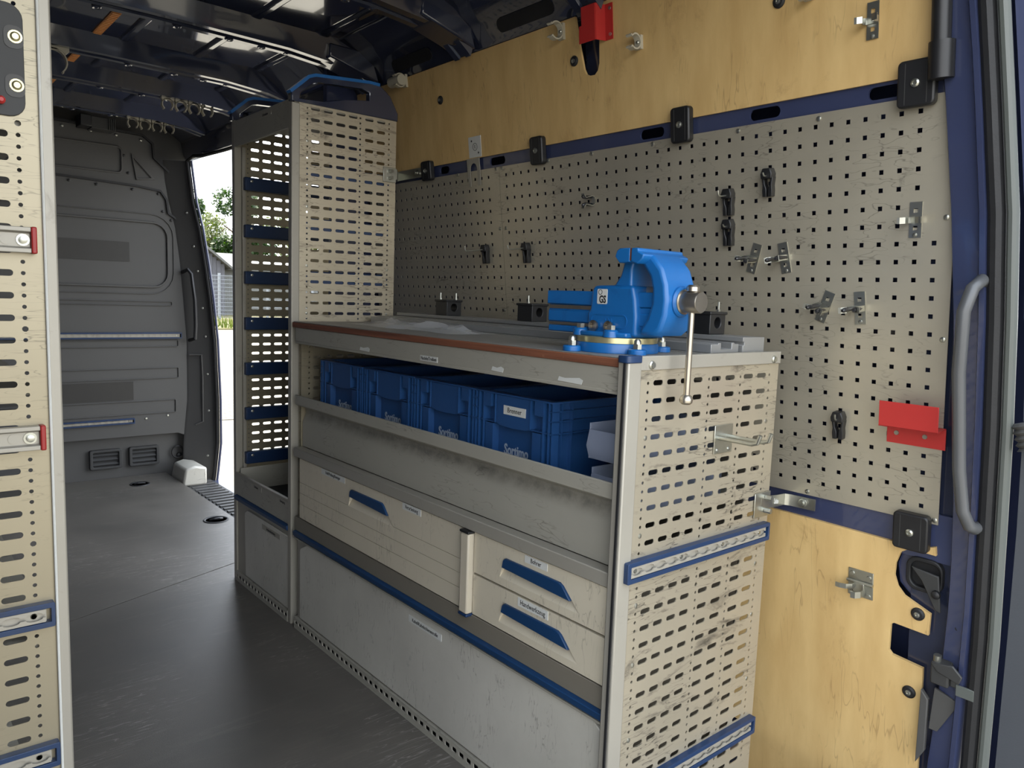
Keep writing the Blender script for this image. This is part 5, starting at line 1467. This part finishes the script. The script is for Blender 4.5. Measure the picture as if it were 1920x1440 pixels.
# shed with its gable towards the van
sx, sy = 13.2, 45.2
sh_ = thing('garden_shed', 'weathered grey wooden shed gable behind the fence', 'shed', (sx, sy, GZ + 0.06))
for k in range(13):
    x = sx - 1.56 + k * 0.24
    h = 4.25 - abs(x + 0.11 - sx) * 0.80
    part('plank', MB().box(x, x + 0.225, sy - 0.03 * (k % 2), sy + 0.05, GZ, GZ + h), 'shed_wood', sh_)
part('roof', MB().prism([(sx - 1.9, GZ + 2.80), (sx, GZ + 4.28), (sx + 1.9, GZ + 2.80), (sx + 1.9, GZ + 2.94), (sx, GZ + 4.45), (sx - 1.9, GZ + 2.94)], 'y', sy - 0.35, sy + 5), 'shed_roof', sh_)
part('wall', MB().box(sx - 1.55, sx - 1.45, sy + 0.05, sy + 4.8, GZ, GZ + 2.9).box(sx + 1.45, sx + 1.55, sy + 0.05, sy + 4.8, GZ, GZ + 2.9), 'shed_wood', sh_)
lb_ = thing('low_building', 'long pale low building right of the grey shed', 'building', (25, 49, GZ + 0.06))
part('wall', MB().box(15.2, 34, 46.5, 46.7, GZ, GZ + 2.85).box(15.2, 15.4, 46.7, 53, GZ, GZ + 2.85), 'shed_roof', lb_)
part('roof', MB().prism([(46.1, GZ + 2.8), (46.1, GZ + 2.95), (50.0, GZ + 3.95), (54, GZ + 2.95), (54, GZ + 2.8)], 'x', 15.1, 34.5), 'shed_roof', lb_)

def tree(x, y, h, r, label, leafm, seed, n=2600, low=0.25):
    random.seed(seed)
    t = thing('leafy_tree', label, 'tree', (x, y, GZ + 0.06), 'trees beyond the fence', world=False)
    tk = MB().tube([(0, 0, -0.2), (0.1, 0.05, h * 0.3), (-0.1, 0.0, h * 0.6), (0, 0, h * 0.85)], [0.28, 0.22, 0.14, 0.05], 8)
    for k in range(7):
        a = random.uniform(0, 2 * PI)
        z = h * random.uniform(0.3, 0.65)
        tk.tube([(0, 0, z), (r * 0.4 * math.cos(a), r * 0.4 * math.sin(a), z + h * 0.12), (r * 0.8 * math.cos(a), r * 0.8 * math.sin(a), z + h * 0.2)], [0.09, 0.06, 0.02], 6)
    part('trunk', tk, 'bark', t)
    blobs = []
    for k in range(16):
        a = random.uniform(0, 2 * PI); q = r * math.sqrt(random.random()) * 0.75
        z = h * random.uniform(low + 0.08, 0.88)
        blobs.append((q * math.cos(a), q * math.sin(a), z, r * random.uniform(0.28, 0.48)))
    m = MB()
    for k in range(n):
        bx, by, bz, br = random.choice(blobs)
        d = Vector((random.gauss(0, 1), random.gauss(0, 1), random.gauss(0, 1))).normalized() * br * random.uniform(0.55, 1.05)
        c = Vector((bx, by, bz)) + d
        s = random.uniform(0.12, 0.26)
        a = Vector((random.gauss(0, 1), random.gauss(0, 1), random.gauss(0, 0.7))).normalized()
        b = a.orthogonal().normalized()
        m.add([c - a * s, c + b * s * 0.55, c + a * s, c - b * s * 0.55], [(0, 1, 2, 3)])
    part('foliage', m, leafm, t, kind='stuff', smooth=0)
tree(16.7, 60.3, 10.4, 2.1, 'bright green leafy tree nearest the door edge', 'leaf', 3, 4200)
tree(22.0, 69.5, 8.4, 3.6, 'yellow green bushy tree behind the shed', 'leaf_yellow', 5, 5200, 0.1)
tree(21.9, 60.2, 10.2, 2.7, 'taller green tree right of the shed roof', 'leaf', 8, 5200, 0.15)
tree(27.4, 62.0, 8.4, 3.0, 'yellow green tree seen through the shelf slots', 'leaf_yellow', 13, 5200, 0.1)
tree(36.5, 60.5, 8.4, 4.2, 'wide green tree farthest right beyond the low building', 'leaf', 17, 5200, 0.1)
random.seed(21)
gm = MB()
for k in range(1500):
    x = random.uniform(4, 24); y = 31.2 + min(abs(random.gauss(0, 2.5)), 6.3)
    h = random.uniform(0.15, 0.5); a = random.uniform(0, PI)
    dx, dy = 0.03 * math.cos(a), 0.03 * math.sin(a)
    lx, ly = random.uniform(-0.12, 0.12), random.uniform(-0.12, 0.12)
    gm.add([(x - dx, y - dy, GZ + 0.05), (x + dx, y + dy, GZ + 0.05), (x + lx, y + ly, GZ + 0.05 + h)], [(0, 1, 2)])
solo('dry_grass', gm, 'leaf_yellow', 'dry yellow grass tufts along the pavement edge before the fence', 'grass', kind='stuff', smooth=0)
